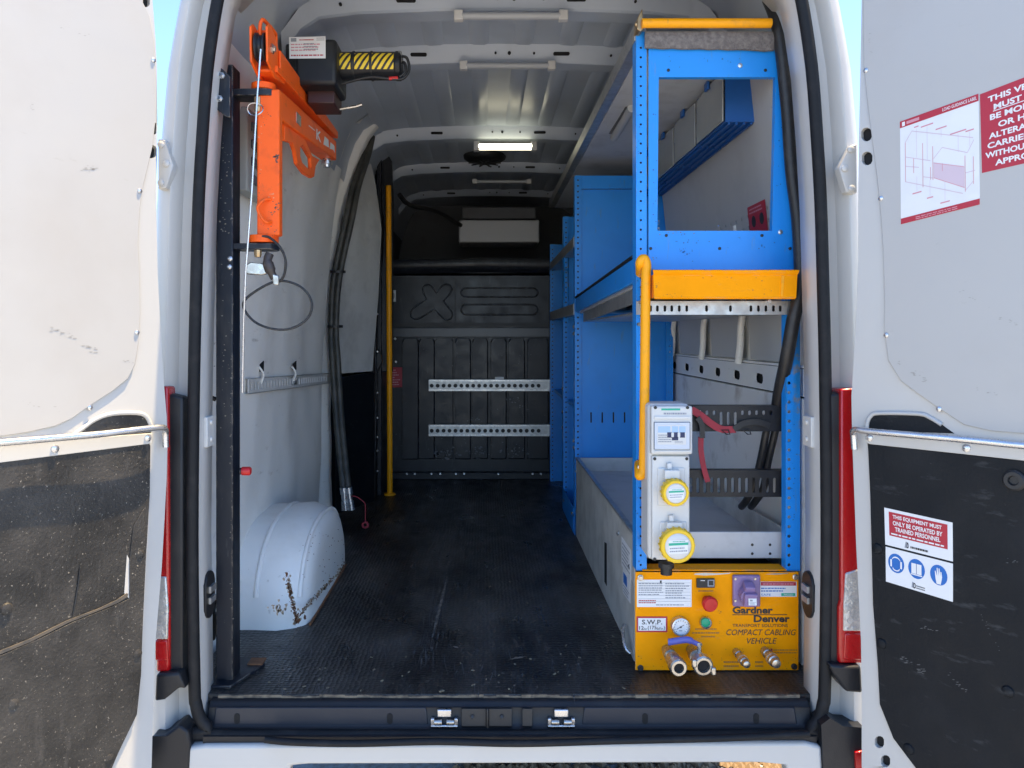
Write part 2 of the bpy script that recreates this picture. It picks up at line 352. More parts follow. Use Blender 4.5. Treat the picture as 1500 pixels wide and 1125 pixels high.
M['cabgrey'] = mat('cab_trim', (0.12, 0.125, 0.135), 0.7, dirt=(0.04, 0.04, 0.04), dscale=5, damt=0.4)

XC = 0.062
RX0 = 0.405
# ------------------------------------------------------------------ ground
g = MB(); n = 24
g.box(-400, 400, -400, 400, -0.78, -0.68)
o = build('ground', g, M['gravel']); o['kind'] = 'structure'; o['label'] = 'gravel ground under and around the van, tinted pale and cool for bounce light'
st = MB(); rn = random.Random(3)
for k in range(2600):
    r = rn.uniform(0.012, 0.026); c = Vector((rn.uniform(-0.1, 1.15), rn.uniform(0.55, 1.35), -0.68 + r * 0.3))
    vs = [c + Vector((r * rn.uniform(.7, 1.2) * a, r * rn.uniform(.7, 1.2) * b, r * 0.7 * e)) for a, b, e in ((1,0,0),(-1,0,0),(0,1,0),(0,-1,0),(0,0,1),(0,0,-1))]
    st.add(vs, [(0,2,4),(2,1,4),(1,3,4),(3,0,4),(2,0,5),(1,2,5),(3,1,5),(0,3,5)])
o = build('gravel', st, M['stone'], smooth=10); o['kind'] = 'stuff'; o['label'] = 'loose brown gravel stones under the rear bumper'

# ------------------------------------------------------------------ van shell
van = thing('van', 'white panel van with both rear doors open, fitted out inside as a workshop', 'van', (XC, 1.5, -0.68))
PROF = [(0.835, -0.06), (0.825, 0.3), (0.82, 0.7), (0.805, 0.95), (0.79, 1.16), (0.770, 1.36), (0.755, 1.5), (0.735, 1.63), (0.71, 1.73), (0.68, 1.81), (0.64, 1.875), (0.575, 1.922), (0.45, 1.938), (0.2, 1.948), (0.0, 1.95)]
def hw(z):
    for (a, z0), (b, z1) in zip(PROF, PROF[1:]):
        if z0 <= z <= z1: return a + (b - a) * (z - z0) / (z1 - z0)
    return PROF[0][0]
def roofz(x):
    x = abs(x - XC); P = PROF[7:]
    for (a, z0), (b, z1) in zip(P, P[1:]):
        if b <= x <= a: return z0 + (z1 - z0) * (a - x) / (a - b)
    return 1.6
# seal / pillar profiles (half width from the van's centre line by height)
SEAL = [(1.78, 0.60), (1.77, 0.655), (1.74, 0.69), (1.70, 0.706), (1.54, 0.730), (1.37, 0.743), (1.21, 0.752), (1.04, 0.757), (0.79, 0.763), (0.4, 0.767), (0.05, 0.762), (0.0, 0.758), (-0.035, 0.748), (-0.062, 0.722), (-0.075, 0.68)]
def lerp(T, z):
    T = sorted(T)
    if z <= T[0][0]: return T[0][1]
    for (z0, a), (z1, b) in zip(T, T[1:]):
        if z0 <= z <= z1: return a + (b - a) * (z - z0) / (z1 - z0)
    return T[-1][1]
OUT = [(1.95, 0.74), (1.80, 0.80), (1.70, 0.82), (1.55, 0.848), (1.35, 0.868), (1.1, 0.885), (0.8, 0.895), (0.3, 0.90), (-0.3, 0.895)]
def wallrows(sgn, y0, y1, ny, z0, z1, nz, inset=0.0, amp=0.0):
    rows = []
    for i in range(nz + 1):
        z = z0 + (z1 - z0) * i / nz; row = []
        for j in range(ny + 1):
            y = y0 + (y1 - y0) * j / ny
            d = amp * (noise.noise(Vector((y * 2.6, z * 1.4, 3.1 * sgn))) + 0.5 * noise.noise(Vector((y * 6, z * 4, 9)))) if amp else 0
            row.append((XC + sgn * (hw(z) - inset + d), y, z))
        rows.append(row)
    return rows
WL = MB().loft(wallrows(-1, 0.03, 1.66, 40, -0.05, 1.66, 44, 0, 0.014))
wl = build('wall_panel', WL, M['white_in'], van)
WR = MB().loft(wallrows(1, 0.03, 4.4, 30, -0.05, 1.66, 20, 0, 0.006))
build('wall_panel', WR, M['white_in'], van)
WL2 = MB().loft(wallrows(-1, 2.6, 4.4, 10, -0.05, 1.66, 14, 0, 0))
build('wall_panel', WL2, M['cabgrey'], van)
# roof lining
rows = []
half = [p for p in PROF if p[1] >= 1.63]
prof = [(XC - a, z) for a, z in half] + [(XC + a, z) for a, z in half[::-1][1:]]
rows = [[(x, y, z) for x, z in prof] for y in [-0.02 + k * 0.2 for k in range(23)]]
build('roof_panel', MB().loft(rows), M['roof'], van, smooth=60)
# outer skin (roof and both sides)
oz = [-0.3, 0.0, 0.3, 0.8, 1.1, 1.35, 1.55, 1.7, 1.8, 1.95]
half = [(lerp(OUT, z), z) for z in oz] + [(0.6, 2.02), (0.3, 2.05), (0, 2.055)]
prof = [(XC - a, z) for a, z in half] + [(XC + a, z) for a, z in half[::-1][1:]]
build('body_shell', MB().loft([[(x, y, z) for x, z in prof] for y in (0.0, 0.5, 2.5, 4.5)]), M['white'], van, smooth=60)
# header above the opening and the closed front end
hb = MB(); top = [(XC - lerp(OUT, 1.95), 1.95), (XC - 0.6, 2.02), (XC, 2.055), (XC + 0.6, 2.02), (XC + lerp(OUT, 1.95), 1.95), (XC + 0.82, 1.78), (XC - 0.82, 1.78)]
hb.prism([(x, -0.06, z) for x, z in top], (0, 0.05, 0))
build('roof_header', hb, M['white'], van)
build('cab_trim', MB().box(XC - 0.9, XC + 0.9, 4.38, 4.42, -0.1, 2.0), M['cabgrey'], van)
# rear pillars
for sgn in (-1, 1):
    rows = []
    for z in [-0.3, -0.15, -0.06, 0.0, 0.05, 0.2, 0.4, 0.6, 0.79, 0.95, 1.04, 1.21, 1.37, 1.54, 1.62, 1.70, 1.74, 1.78]:
        s = lerp(SEAL, z) if z > 0.05 else 0.762
        w_ = lerp(OUT, z); h = hw(max(z, -0.05))
        ch = min(s + 0.062, w_ - 0.055)
        pr = [(h + 0.004, 0.10), (max(s + 0.012, min(h, s + 0.03)), 0.045), (s + 0.004, 0.028), (s - 0.012, 0.015), (s - 0.015, -0.05), (s - 0.008, -0.068), (s + 0.014, -0.066), (s + 0.030, -0.050), (ch - 0.012, -0.050), (ch, -0.082), (ch + 0.006, -0.088)]
        r = w_ - ch - 0.006
        for k in range(1, 7):
            t = math.pi / 2 * k / 6
            pr.append((ch + 0.006 + r * math.sin(t), -0.088 + 0.09 * (1 - math.cos(t))))
        pr.append((w_, 0.12))
        rows.append([(XC + sgn * a, y, z) for a, y in pr])
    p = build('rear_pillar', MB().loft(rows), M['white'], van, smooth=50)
    # striker, latch housing and marks on the inner flange
    xf = XC + sgn * 0.752
    lb = MB(); pts = [(xf - sgn*0.006, -0.055 + q[0], q[1]) for q in oval(0.035, 0.245, 0.033, 0.058, 16)]
    lb.prism([(XC + sgn * 0.744, y, z) for _, y, z in pts], (sgn * 0.02, 0, 0))
    lo_ = build('latch_housing', lb, M['plastic'], p, bevel=0.004)
    sp = MB().box(XC + sgn*0.738, XC + sgn*0.75, -0.035, 0.0, 0.225, 0.24).box(XC + sgn*0.738, XC + sgn*0.75, -0.035, 0.0, 0.252, 0.268)
    build('latch_slot', sp, M['galv'], p)
    hb = MB().box(XC + sgn*0.742, XC + sgn*0.7525, -0.05, 0.0, 0.615, 0.69)
    hb.cyl((XC + sgn*0.738, -0.025, 0.633), (XC + sgn*0.745, -0.025, 0.633), 0.006, seg=10).cyl((XC + sgn*0.738, -0.025, 0.675), (XC + sgn*0.745, -0.025, 0.675), 0.006, seg=10)
    build('striker_plate', hb, M['boxgrey'], p, bevel=0.002)
# door seal
loop = [(XC + a, -0.082, z) for z, a in SEAL][::-1]
loop = [(XC - a, y, z) for (x, y, z), a in [(q, q[0] - XC) for q in loop[::-1]]] + loop
loop = smooth_path(loop[:1] + loop[1:], 4)
build('door_seal', MB().tube(loop + [], 0.0145, 12, closed=True), M['rubber'], van, smooth=60)
# floor board with its raw front edge
floor = MB().box(XC - 0.82, XC + 0.82, -0.03, 2.94, -0.02, 0.0)
fl = build('floor_board', floor, M['floor'], van, bevel=0.003)
ed = MB()
for k in range(46):
    x0 = XC - 0.72 + k * 0.0313
    ed.box(x0, x0 + 0.0313, -0.034 - rn.random() * 0.004, -0.0305, -0.014 + rn.random() * 0.003, -0.003 + rn.random() * 0.004)
e_ = build('board_edge', ed, M['wood'], fl); e_['kind'] = 'stuff'
build('floor_pan', MB().box(XC - 0.86, XC + 0.86, -0.02, 4.4, -0.12, -0.025), M['plastic'], van)
build('chassis', MB().box(-0.95, 0.32, 0.3, 3.0, -0.34, -0.13).box(0.44, 0.47, 0.6, 3, -0.34, -0.13), M['black'], van)
# scuffs on the floor: thin pale wear marks with a shape of their own
scf = MB(); rn = random.Random(11)
for (u0, v0, u1, v1, wd) in [(660, 815, 655, 835, .004), (655, 845, 632, 940, .006), (668, 788, 690, 791, .004), (425, 940, 447, 905, .006), (446, 937, 463, 939, .004), (770, 916, 795, 905, .002), (540, 870, 575, 898, .002), (745, 967, 775, 961, .005), (664, 947, 672, 950, .005), (610, 830, 640, 826, .0015), (590, 905, 640, 890, .0015), (700, 860, 730, 852, .0015), (715, 990, 760, 984, .002), (540, 995, 560, 990, .003), (840, 975, 862, 969, .003)]:
    d0 = F * CZ / (v0 - V0); d1 = F * CZ / (v1 - V0)
    a = Vector(((u0 - U0) * d0 / F, d0 + CY, 0.0012)); b = Vector(((u1 - U0) * d1 / F, d1 + CY, 0.0012))
    pr = (b - a).cross(Vector((0, 0, 1))).normalized() * wd
    m1 = a.lerp(b, 0.4); m2 = a.lerp(b, 0.75)
    scf.add([a - pr*.2, m1 - pr, m2 - pr*.8, b - pr*.1, b + pr*.2, m2 + pr*.7, m1 + pr*.9, a + pr*.3], [(0, 1, 6, 7), (1, 2, 5, 6), (2, 3, 4, 5)])
for k in range(220):
    x = rn.uniform(-0.6, 0.38); y = rn.uniform(0.0, 1.1) ** 1.6
    L = rn.uniform(0.003, 0.02); t = rn.uniform(0, 3.1); wv = rn.uniform(0.0008, 0.003)
    a = Vector((x, y, 0.0011)); dr = Vector((math.cos(t), math.sin(t), 0)) * L; pr = Vector((-math.sin(t), math.cos(t), 0)) * wv
    scf.add([a - pr, a + dr, a + pr, a - dr * .4], [(0, 1, 2, 3)])
o = build('scuff_mark', scf, mat('pale_scuff', (0.20, 0.17, 0.14), 0.7, dirt=(0.03, 0.028, 0.026), dscale=60, damt=0.9, lo=0.4, hi=0.6), fl); o['kind'] = 'stuff'
fw = MB(); rn = random.Random(31)
def floorpt(u, v, h=.0009):
    d = F * CZ / (v - V0); return Vector(((u - U0) * d / F, d + CY, h))
def floorstreak(u, v, du, dv, wd):
    a, b = floorpt(u, v), floorpt(u + du, v + dv); m_ = a.lerp(b, .5); pr = (b - a).cross(Vector((0, 0, 1))).normalized() * wd
    fw.add([a, m_ - pr, b, m_ + pr], [(0, 1, 2, 3)])
for k in range(190): floorstreak(rn.gauss(690, 55), rn.gauss(752, 20), rn.uniform(8, 36), rn.uniform(-1, 1), rn.uniform(.002, .005))  # mid-floor sheen painted in as pale flecks over the worn board
for k in range(70): t = rn.random(); floorstreak(660 - 40 * t + rn.gauss(0, 10), 830 + 130 * t, rn.gauss(-4, 2), rn.uniform(10, 34), rn.uniform(.0008, .0025))
for k in range(120): floorstreak(rn.uniform(380, 900), rn.uniform(930, 1010), rn.gauss(0, 5), rn.uniform(4, 26), rn.uniform(.0005, .0018))
for k in range(80): floorstreak(rn.uniform(540, 800), rn.uniform(800, 930), rn.gauss(0, 22), rn.gauss(0, 9), rn.uniform(.0004, .0012))
fw.f = [f_ for f_ in fw.f]
o = build('worn_sheen_streak', fw, mat('worn_sheen_floor', (0.105, 0.105, 0.11), .4, dirt=(.03, .03, .031), dscale=40, damt=.8, lo=.4, hi=.6), fl); o['kind'] = 'stuff'
db = MB(); rn = random.Random(21)
for k in range(46):
    u = rn.uniform(380, 915); v = rn.uniform(960, 1016) if rn.random() < .75 else rn.uniform(850, 960)
    d = F * CZ / (v - V0); c = Vector(((u - U0) * d / F, d + CY, 0.002)); t = rn.uniform(0, 3.14); L = rn.uniform(.001, .0045) if k > 5 else rn.uniform(.005, .009)
    if c.x > RX0 - .02: continue
    db.obox(c, Vector((math.cos(t), math.sin(t), 0)) * L, Vector((-math.sin(t), math.cos(t), 0)) * L * rn.uniform(.2, .6), (0, 0, .0012))
o = build('debris', db, mat('wood_chips', (0.22, 0.18, 0.12), 0.8, dirt=(.15, .12, .08), dscale=90, damt=.6), fl); o['kind'] = 'stuff'
# sill
sy = -0.055
sill = MB()
sill.loft([[(XC + s * 0.735, y, z) for s in (-1, 1)] for y, z in [(-0.03, -0.006), (-0.045, -0.007), (-0.052, -0.012), (-0.056, -0.0175), (-0.060, -0.019), (-0.064, -0.055), (-0.070, -0.062), (-0.088, -0.066), (-0.10, -0.07), (-0.10, -0.12), (-0.02, -0.12)]])
sl_ = build('sill_panel', sill, M['plastic'], van, bevel=0)
# raised long face plates of the sill with rounded ends
for u0, u1 in ((312, 628), (852, 1168)):
    rec = MB().hexa([at(u0, 1062, -0.0665), at(u1, 1062, -0.0665), at(u1, 1062, -0.06), at(u0, 1062, -0.06), at(u0 + 4, 1036, -0.0655), at(u1 - 4, 1036, -0.0655), at(u1 - 4, 1036, -0.058), at(u0 + 4, 1036, -0.058)])
    build('sill_face', rec, M['sill'], sl_, bevel=0.003)
so_ = MB()
for u in (347, 571, 945, 1108):
    so_.prism([(at(u, 1053, -0.0672) + Vector((q[0], 0, q[1]))) for q in oval(0, 0, 0.007, 0.013, 14)], (0, 0.003, 0))
build('slot', so_, M['hole'], sl_)
for u in (651, 822):
    lt = MB()
    c = at(u, 1053, -0.07)
    lt.box(c.x - 0.033, c.x - 0.024, -0.078, -0.066, c.z - 0.014, c.z + 0.004).box(c.x + 0.024, c.x + 0.033, -0.078, -0.066, c.z - 0.014, c.z + 0.004)
    lt.box(c.x - 0.033, c.x + 0.033, -0.0785, -0.068, c.z - 0.017, c.z - 0.012)
    lt.box(c.x - 0.017, c.x + 0.017, -0.075, -0.066, c.z + 0.006, c.z + 0.024)
    s1 = build('door_striker', lt, M['zinc'], sl_, bevel=0.002)
    build('striker_roller', MB().cyl((c.x - 0.024, -0.078, c.z - 0.004), (c.x - 0.006, -0.078, c.z - 0.004), 0.006, seg=10).cyl((c.x + 0.006, -0.078, c.z - 0.004), (c.x + 0.024, -0.078, c.z - 0.004), 0.006, seg=10), M['steel'], sl_)
cb = MB()
for u0, u1 in ((676, 712), (716, 750), (765, 780)):
    cb.hexa([at(u0, 1064, -0.080), at(u1, 1064, -0.080), at(u1, 1064, -0.062), at(u0, 1064, -0.062), at(u0, 1038, -0.076), at(u1, 1038, -0.076), at(u1, 1038, -0.06), at(u0, 1038, -0.06)])
cb.cyl(at(692, 1050, -0.082), at(692, 1050, -0.079), 0.005, seg=8).cyl(at(735, 1050, -0.082), at(735, 1050, -0.079), 0.005, seg=8).cyl(at(714, 1038, -0.084), at(714, 1066, -0.084), 0.003, seg=8)
build('lock_block', cb, M['black'], sl_, bevel=0.003)
# loose lower lip of the seal
lip = smooth_path([at(u, v, -0.122) for u, v in ((388, 1083), (430, 1087), (520, 1089), (640, 1086), (760, 1089), (900, 1085), (1060, 1081), (1185, 1075))], 4)
build('seal_lip', MB().tube(lip, 0.0085, 8), M['rubber'], van, smooth=60)
# bumper
bp = MB()
bpx = [(272, 1096), (300, 1092), (1180, 1088), (1204, 1094), (1212, 1240), (1168, 1240), (1152, 1121), (1120, 1118), (455, 1120), (425, 1123), (410, 1240), (268, 1240)]
bp.prism([at(u, v, -0.112) for u, v in bpx], (0, 0.045, 0))
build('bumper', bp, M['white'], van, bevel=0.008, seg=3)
for pts in ([(228, 988), (262, 985), (272, 1010), (262, 1008), (240, 1026), (226, 1028)], [(222, 1078), (240, 1078), (262, 1062), (276, 1072), (278, 1090), (270, 1240), (216, 1240)],
            [(1215, 974), (1240, 976), (1262, 976), (1264, 1016), (1240, 1014), (1222, 990)], [(1203, 1062), (1216, 1052), (1236, 1064), (1266, 1066), (1272, 1240), (1212, 1240)]):
    build('bumper_corner', MB().prism([at(u, v, -0.118) for u, v in pts], (0, 0.06, 0)), M['plastic'], van, bevel=0.006)
build('reflector', MB().prism([at(u, v, -0.125) for u, v in ((1253, 1102), (1264, 1100), (1266, 1150), (1255, 1150))], (0, 0.01, 0)), M['redlens'], van, bevel=0.002)
# dark trim beside each lamp, then the lamps
for side, trim, red, clr, low in (
        (-1, [(243, 576), (268, 582), (268, 990), (243, 985)], [(232, 566), (246, 566), (248, 985), (228, 985)], [(229, 845), (243, 845), (246, 890), (245, 937), (227, 937)], [(227, 938), (245, 938), (246, 968), (227, 968)]),
        (1, [(1214, 578), (1236, 574), (1240, 976), (1214, 972)], [(1232, 570), (1262, 568), (1268, 972), (1229, 972), (1229, 890), (1232, 880)], [(1239, 840), (1264, 832), (1264, 925), (1236, 925), (1236, 890)], [(1238, 928), (1264, 928), (1264, 968), (1236, 966)])):
    build('lamp_surround', MB().prism([at(u, v, -0.093) for u, v in trim], (0, 0.04, 0)), M['plastic'], van, bevel=0.006)
    tl = build('tail_light', MB().prism([at(u, v, -0.104) for u, v in red], (0, 0.07, 0)), M['redlens'], van, bevel=0.006)
    build('reversing_lens', MB().prism([at(u, v, -0.108) for u, v in clr], (0, 0.01, 0)), M['clearlens'], tl, bevel=0.003)
    build('fog_lens', MB().prism([at(u, v, -0.108) for u, v in low], (0, 0.01, 0)), M['redlens'], tl, bevel=0.003)
# hinges on the pillars
for sgn, pts, bolts in ((-1, [(231, 203), (241, 204), (254, 243), (243, 276), (231, 277)], [(236, 212), (244, 240), (236, 268)]), (1, [(1256, 210), (1246, 213), (1229, 246), (1240, 282), (1256, 283)], [(1246, 219), (1237, 247), (1247, 276)])):
    hg = build('hinge', MB().prism([at(u, v, -0.108) for u, v in pts], (0, 0.028, 0)), M['white'], van, bevel=0.003)
    for u, v in bolts:
        build('bolt', MB().lathe(at(u, v, -0.108), (0, -1, 0), [(0, 0.0085), (0.004, 0.008), (0.006, 0.005)], 12), M['white'], hg)

# ------------------------------------------------------------------ rear doors
class Door:
    def __init__(s, sgn, ref):
        s.sgn = sgn; s.d0 = 1.84; s.x0 = (ref - U0) * s.d0 / F; s.k = 0.616 * sgn; s.kd = 0.788
        s.n = Vector((-0.788 * sgn, -0.616, 0)); s.dir = Vector((s.k, -s.kd, 0))
    def az(s, u, v):
        a = ((u - U0) * s.d0 - F * s.x0) / (F * s.k + s.kd * (u - U0))
        return a, CZ - (v - V0) * (s.d0 - s.kd * a) / F
    def w(s, a, z, h=0.0): return Vector((s.x0, s.d0 + CY, 0)) + s.dir * a + Vector((0, 0, z)) + s.n * h
    def px(s, u, v, h=0.0):
        a, z = s.az(u, v); return s.w(a, z, h)
    def pxs(s, pts, h=0.0): return [s.px(u, v, h) for u, v in pts]
def door_common(D, edge, liner, black, cut, bar, strip, bolts_liner, studs, holes, strip_bolts, bmat, lbl):
    """edge/liner/black: picture outlines of the visible hinge side; the rest of the door runs on to its free edge"""
    W, top, bot = 0.74, 1.86, -0.21
    e = [D.az(u, v) for u, v in edge]; l = [D.az(u, v) for u, v in liner]; b = [D.az(u, v) for u, v in black]
    outer = [D.w(a, z, 0) for a, z in [(e[0][0] + .02, top)] + e] + [D.w(0.12, bot, 0), D.w(W, bot, 0), D.w(W, top, 0)]
    hs = [[D.px(*q) for q in oval(hu, hv, hr, hr * 1.25, 12)][::-1] for hu, hv, hr in holes]
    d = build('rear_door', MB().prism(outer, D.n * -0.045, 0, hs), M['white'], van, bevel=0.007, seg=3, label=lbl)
    hp = MB()
    for hu, hv, hr in holes: hp.flat([D.px(*q, -0.012) for q in oval(hu, hv, hr * 1.2, hr * 1.5, 12)])
    build('access_hole', hp, M['hole'], d)['kind'] = 'stuff'
    lp = [D.w(a, z, 0.0012) for a, z in [(l[0][0], top - .06)] + l] + [D.w(W - .05, l[-1][1] - 0.02, 0.0012), D.w(W - .05, top - .06, 0.0012)]
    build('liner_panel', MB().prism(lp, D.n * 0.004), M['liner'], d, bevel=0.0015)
    bb = [D.w(a, z, 0.0012) for a, z in b] + [D.w(b[-1][0] + 0.3, bot + .015, 0.0012), D.w(W - .04, bot + .015, 0.0012), D.w(W - .04, b[0][1] - 0.05 if D.sgn > 0 else b[0][1] - 0.05, 0.0012)]
    lb = build('kick_board', MB().prism(bb, D.n * 0.004), bmat, d, bevel=0.0015)
    cz = [D.px(u, v, 0.001) for u, v in cut]
    build('door_pocket', MB().prism(cz, D.n * -0.002), bmat, d)
    # bead pressed round the pocket
    build('pressed_bead', MB().tube(smooth_path([D.px(u, v, 0.001) for u, v in cut[:-1]], 3), 0.005, 8), M['white'], d, smooth=60)
    sp = [D.px(u, v, 0.0015) for u, v in strip]
    build('bar_backing', MB().prism(sp, D.n * 0.006), M['white'], d, bevel=0.003)
    bp = smooth_path([D.px(u, v, h) for u, v, h in bar], 4)
    build('lock_bar', MB().tube(bp, 0.0075, 10), M['zinc'], d, smooth=60)
    for u, v in bolts_liner:
        build('bolt', MB().lathe(D.px(u, v, 0.005), D.n, [(0, 0.006), (0.002, 0.0055), (0.0035, 0.003)], 10), M['zinc'], d)
    for u, v in strip_bolts:
        build('bolt', MB().lathe(D.px(u, v, 0.0075), D.n, [(0, 0.009), (0.003, 0.008), (0.005, 0.004)], 10), M['zinc'], d)
    for u, v in studs:
        build('stud', MB().lathe(D.px(u, v, 0.005), D.n, [(0, 0.0125), (0.004, 0.0105), (0.006, 0.005)], 12), bmat, d)
    return d

DL = Door(-1, 235)
ld = door_common(DL,
    edge=[(225, 20), (228, 60), (230, 100), (230, 200), (229, 300), (231, 400), (235, 480), (240, 560), (244, 610), (245, 650), (244, 700), (241, 760), (237, 830), (232, 890), (227, 950), (225, 1020), (223, 1080), (222, 1124)],
    liner=[(208, 5), (218, 25), (224, 60), (226, 110), (226, 180), (222, 215), (214, 250), (207, 280), (203, 310), (201, 360), (203, 400), (204, 460), (201, 505), (196, 535), (186, 555), (165, 572), (140, 588), (122, 600), (104, 613), (80, 624), (40, 633), (0, 639), (-60, 645)],
    black=[(-60, 683), (0, 676), (215, 648), (219, 652), (218, 725), (213, 807), (208, 903), (205, 988), (199, 1045), (178, 1088), (160, 1130)],
    cut=[(108, 637), (120, 628), (140, 614), (165, 606), (200, 605), (214, 610), (221, 624), (221, 637)],
    bar=[(-80, 652, .03), (0, 646, .03), (60, 641, .03), (140, 634, .032), (200, 627, .032), (225, 625, .03), (233, 628, .026), (235.5, 636, .02), (236, 654, .02)],
    strip=[(-60, 683), (-60, 657), (0, 651), (120, 642), (221, 634), (221, 648), (215, 650), (0, 677)],
    bolts_liner=[(223, 89), (203, 280), (199, 487), (130, 597)],
    studs=[(203, 811), (18, 1030), (199, 957), (8, 891), (158, 1110)],
    holes=[(223, 188, 8), (222, 222, 8), (213, 2, 7)],
    strip_bolts=[(78, 657), (214, 641)], bmat=M['black_dusty'], lbl='left rear door in warm light with dusty torn kick board')
# torn lower flap of the left kick board
tear = [(-60, 973), (0, 951), (40, 935), (95, 908), (140, 891), (168, 878), (183, 868), (185, 869), (184, 873), (168, 883), (140, 894), (97, 911), (42, 939), (0, 956), (-60, 979)]
build('torn_edge', MB().prism(DL.pxs(tear, 0.0062), DL.n * 0.0025), mat('torn_ply', (0.10, 0.085, 0.068), 0.7, dirt=(0.05, 0.05, 0.05), dscale=30, damt=0.8, lo=0.45, hi=0.6), ld)
fl1 = [(187, 876), (187, 820), (193, 770), (208, 745), (212, 800), (207, 903), (204, 988), (198, 1045), (177, 1088), (158, 1128), (-60, 1128), (-60, 980), (0, 958), (60, 932), (104, 910), (160, 888)]
build('torn_flap', MB().prism(DL.pxs(fl1, 0.0056), DL.n * 0.003), M['black_dusty'], ld, bevel=0.001)
build('split', MB().prism(DL.pxs([(180, 868), (184, 812), (187, 818), (187, 876)], .0054), DL.n * .001), M['white'], ld)
gg = [(103, 905), (110, 880), (114, 850), (115, 822), (112, 850), (107, 880)]
build('crease', MB().prism(DL.pxs(gg, 0.0056), DL.n * 0.004), M['black'], ld, bevel=0.0015)

DR = Door(1, 1252)
rd = door_common(DR,
    edge=[(1262, 0), (1260, 100), (1258, 200), (1257, 300), (1257, 380), (1254, 460), (1250, 530), (1247, 580), (1248, 640), (1251, 720), (1254, 800), (1258, 880), (1261, 940), (1262, 1010), (1262, 1124)],
    liner=[(1266, 60), (1267, 103), (1272, 150), (1278, 199), (1286, 260), (1292, 320), (1295, 370), (1297, 430), (1297, 487), (1303, 529), (1321, 558), (1349, 579), (1378, 599), (1413, 622), (1452, 631), (1500, 635), (1560, 640)],
    black=[(1560, 684), (1500, 675), (1272, 648), (1273, 660), (1276, 725), (1280, 885), (1287, 974), (1290, 1031), (1310, 1081), (1344, 1126)],
    cut=[(1270, 630), (1271, 618), (1277, 608), (1290, 605), (1345, 606), (1362, 611), (1380, 622), (1398, 635)],
    bar=[(1580, 657, .03), (1500, 650, .03), (1420, 642, .03), (1340, 635, .032), (1280, 630, .032), (1264, 628, .03), (1258, 631, .026), (1256.5, 637, .02), (1258, 657, .02)],
    strip=[(1560, 684), (1560, 656), (1500, 652), (1380, 642), (1270, 634), (1270, 646), (1275, 650), (1500, 674)],
    bolts_liner=[(1270, 104), (1292, 291), (1300, 491), (1377, 599)],
    studs=[(1287, 803), (1293, 942), (1478, 1012), (1333, 1096)],
    holes=[(1281, 17, 8), (1269, 197, 8), (1270, 232, 8), (1288, 1087, 7), (1297, 1115, 7)],
    strip_bolts=[(1276, 641), (1418, 656)], bmat=M['black_board'], lbl='right rear door in cool shade carrying the safety stickers')
kn = MB().lathe(DR.px(1488, 703, 0.005), DR.n, [(0, 0.021), (0.006, 0.021), (0.010, 0.017), (0.010, 0.010), (0.004, 0.008)], 20)
build('catch', kn, M['black'], rd)
def marks(D, host, spots, col, seed):
    rr = random.Random(seed); mb = MB()
    for u, v, du, dv, nn, r in spots:
        for k in range(nn):
            t = rr.random(); cu, cv = u + du * t + rr.gauss(0, 2), v + dv * t + rr.gauss(0, 2); q = r * rr.uniform(.3, 1)
            mb.flat([D.px(cu + q * 2.2 * math.cos(a) * rr.uniform(.5, 1), cv + q * .6 * math.sin(a) * rr.uniform(.5, 1), .0056) for a in [2 * math.pi * e / 6 for e in range(6)]])
    build('scuff_mark', mb, col, host)['kind'] = 'stuff'
M['scuff'] = mat('grey_scuff', (0.33, 0.315, 0.29), 0.5); M['palescuff'] = mat('pale_board_scuff', (0.075, 0.08, 0.085), 0.5)
marks(DL, ld, [(74, 480, 30, 14, 16, 2.2), (118, 504, 22, 12, 12, 2.0), (120, 248, 22, -1, 14, 2.0), (180, 530, 16, 0, 8, 1.2), (40, 155, 6, 4, 4, 1.5), (90, 40, 40, 12, 6, 1.2), (30, 590, 60, 10, 7, 1.3)], M['scuff'], 4)
marks(DR, rd, [(1340, 548, 20, 10, 12, 1.8), (1465, 465, 25, 8, 12, 1.6), (1315, 530, 8, 2, 5, 1.2), (1275, 48, 4, 30, 8, 1.2), (1400, 420, 50, 30, 7, 1.2), (1430, 570, 50, 12, 8, 1.3)], M['scuff'], 6)
marks(DR, rd, [(1322, 962, 34, 24, 22, 1.8), (1390, 985, 30, 30, 12, 1.6), (1345, 915, 26, 8, 10, 1.5), (1475, 820, 20, 4, 6, 1.4), (1370, 760, 0, 0, 1, 1.0), (1440, 900, 30, 60, 12, 1.3)], M['palescuff'], 8)
# stickers of the right door
IM = [M['paper'], M['inkred'], M['inkwhite'], M['ink'], M['inkblue'], M['inkrose'], M['inkpink'], M['inkgrey']]
def dface(D, bl, br, tr, tl, h): return Face(D.px(*bl, h), D.px(*br, h), D.px(*tr, h), D.px(*tl, h), D.n)
f = dface(DR, (1321.5, 329), (1437, 300), (1435, 138), (1320, 179), 0.0053); mb = MB(); f.slab(mb, 0.0004, 0)
f.rect(mb, 0, 1, 0, 0.055, 0.0008, 1); f.rect(mb, 0, 1, 0.935, 1, 0.0008, 1)
f.text(mb, 'LOAD GUIDANCE LABEL', 0.56, 0.98, 0.953, 0.983, 0.0012, 2, 0.01)
f.rect(mb, 0.03, 0.07, 0.945, 0.985, 0.0012, 2); f.rect(mb, 0.09, 0.26, 0.952, 0.98, 0.0012, 5)
f.smalltext(mb, 0.2, 0.75, 0.008, 0.042, 2, 0.0012, 5, 0.9, 5)
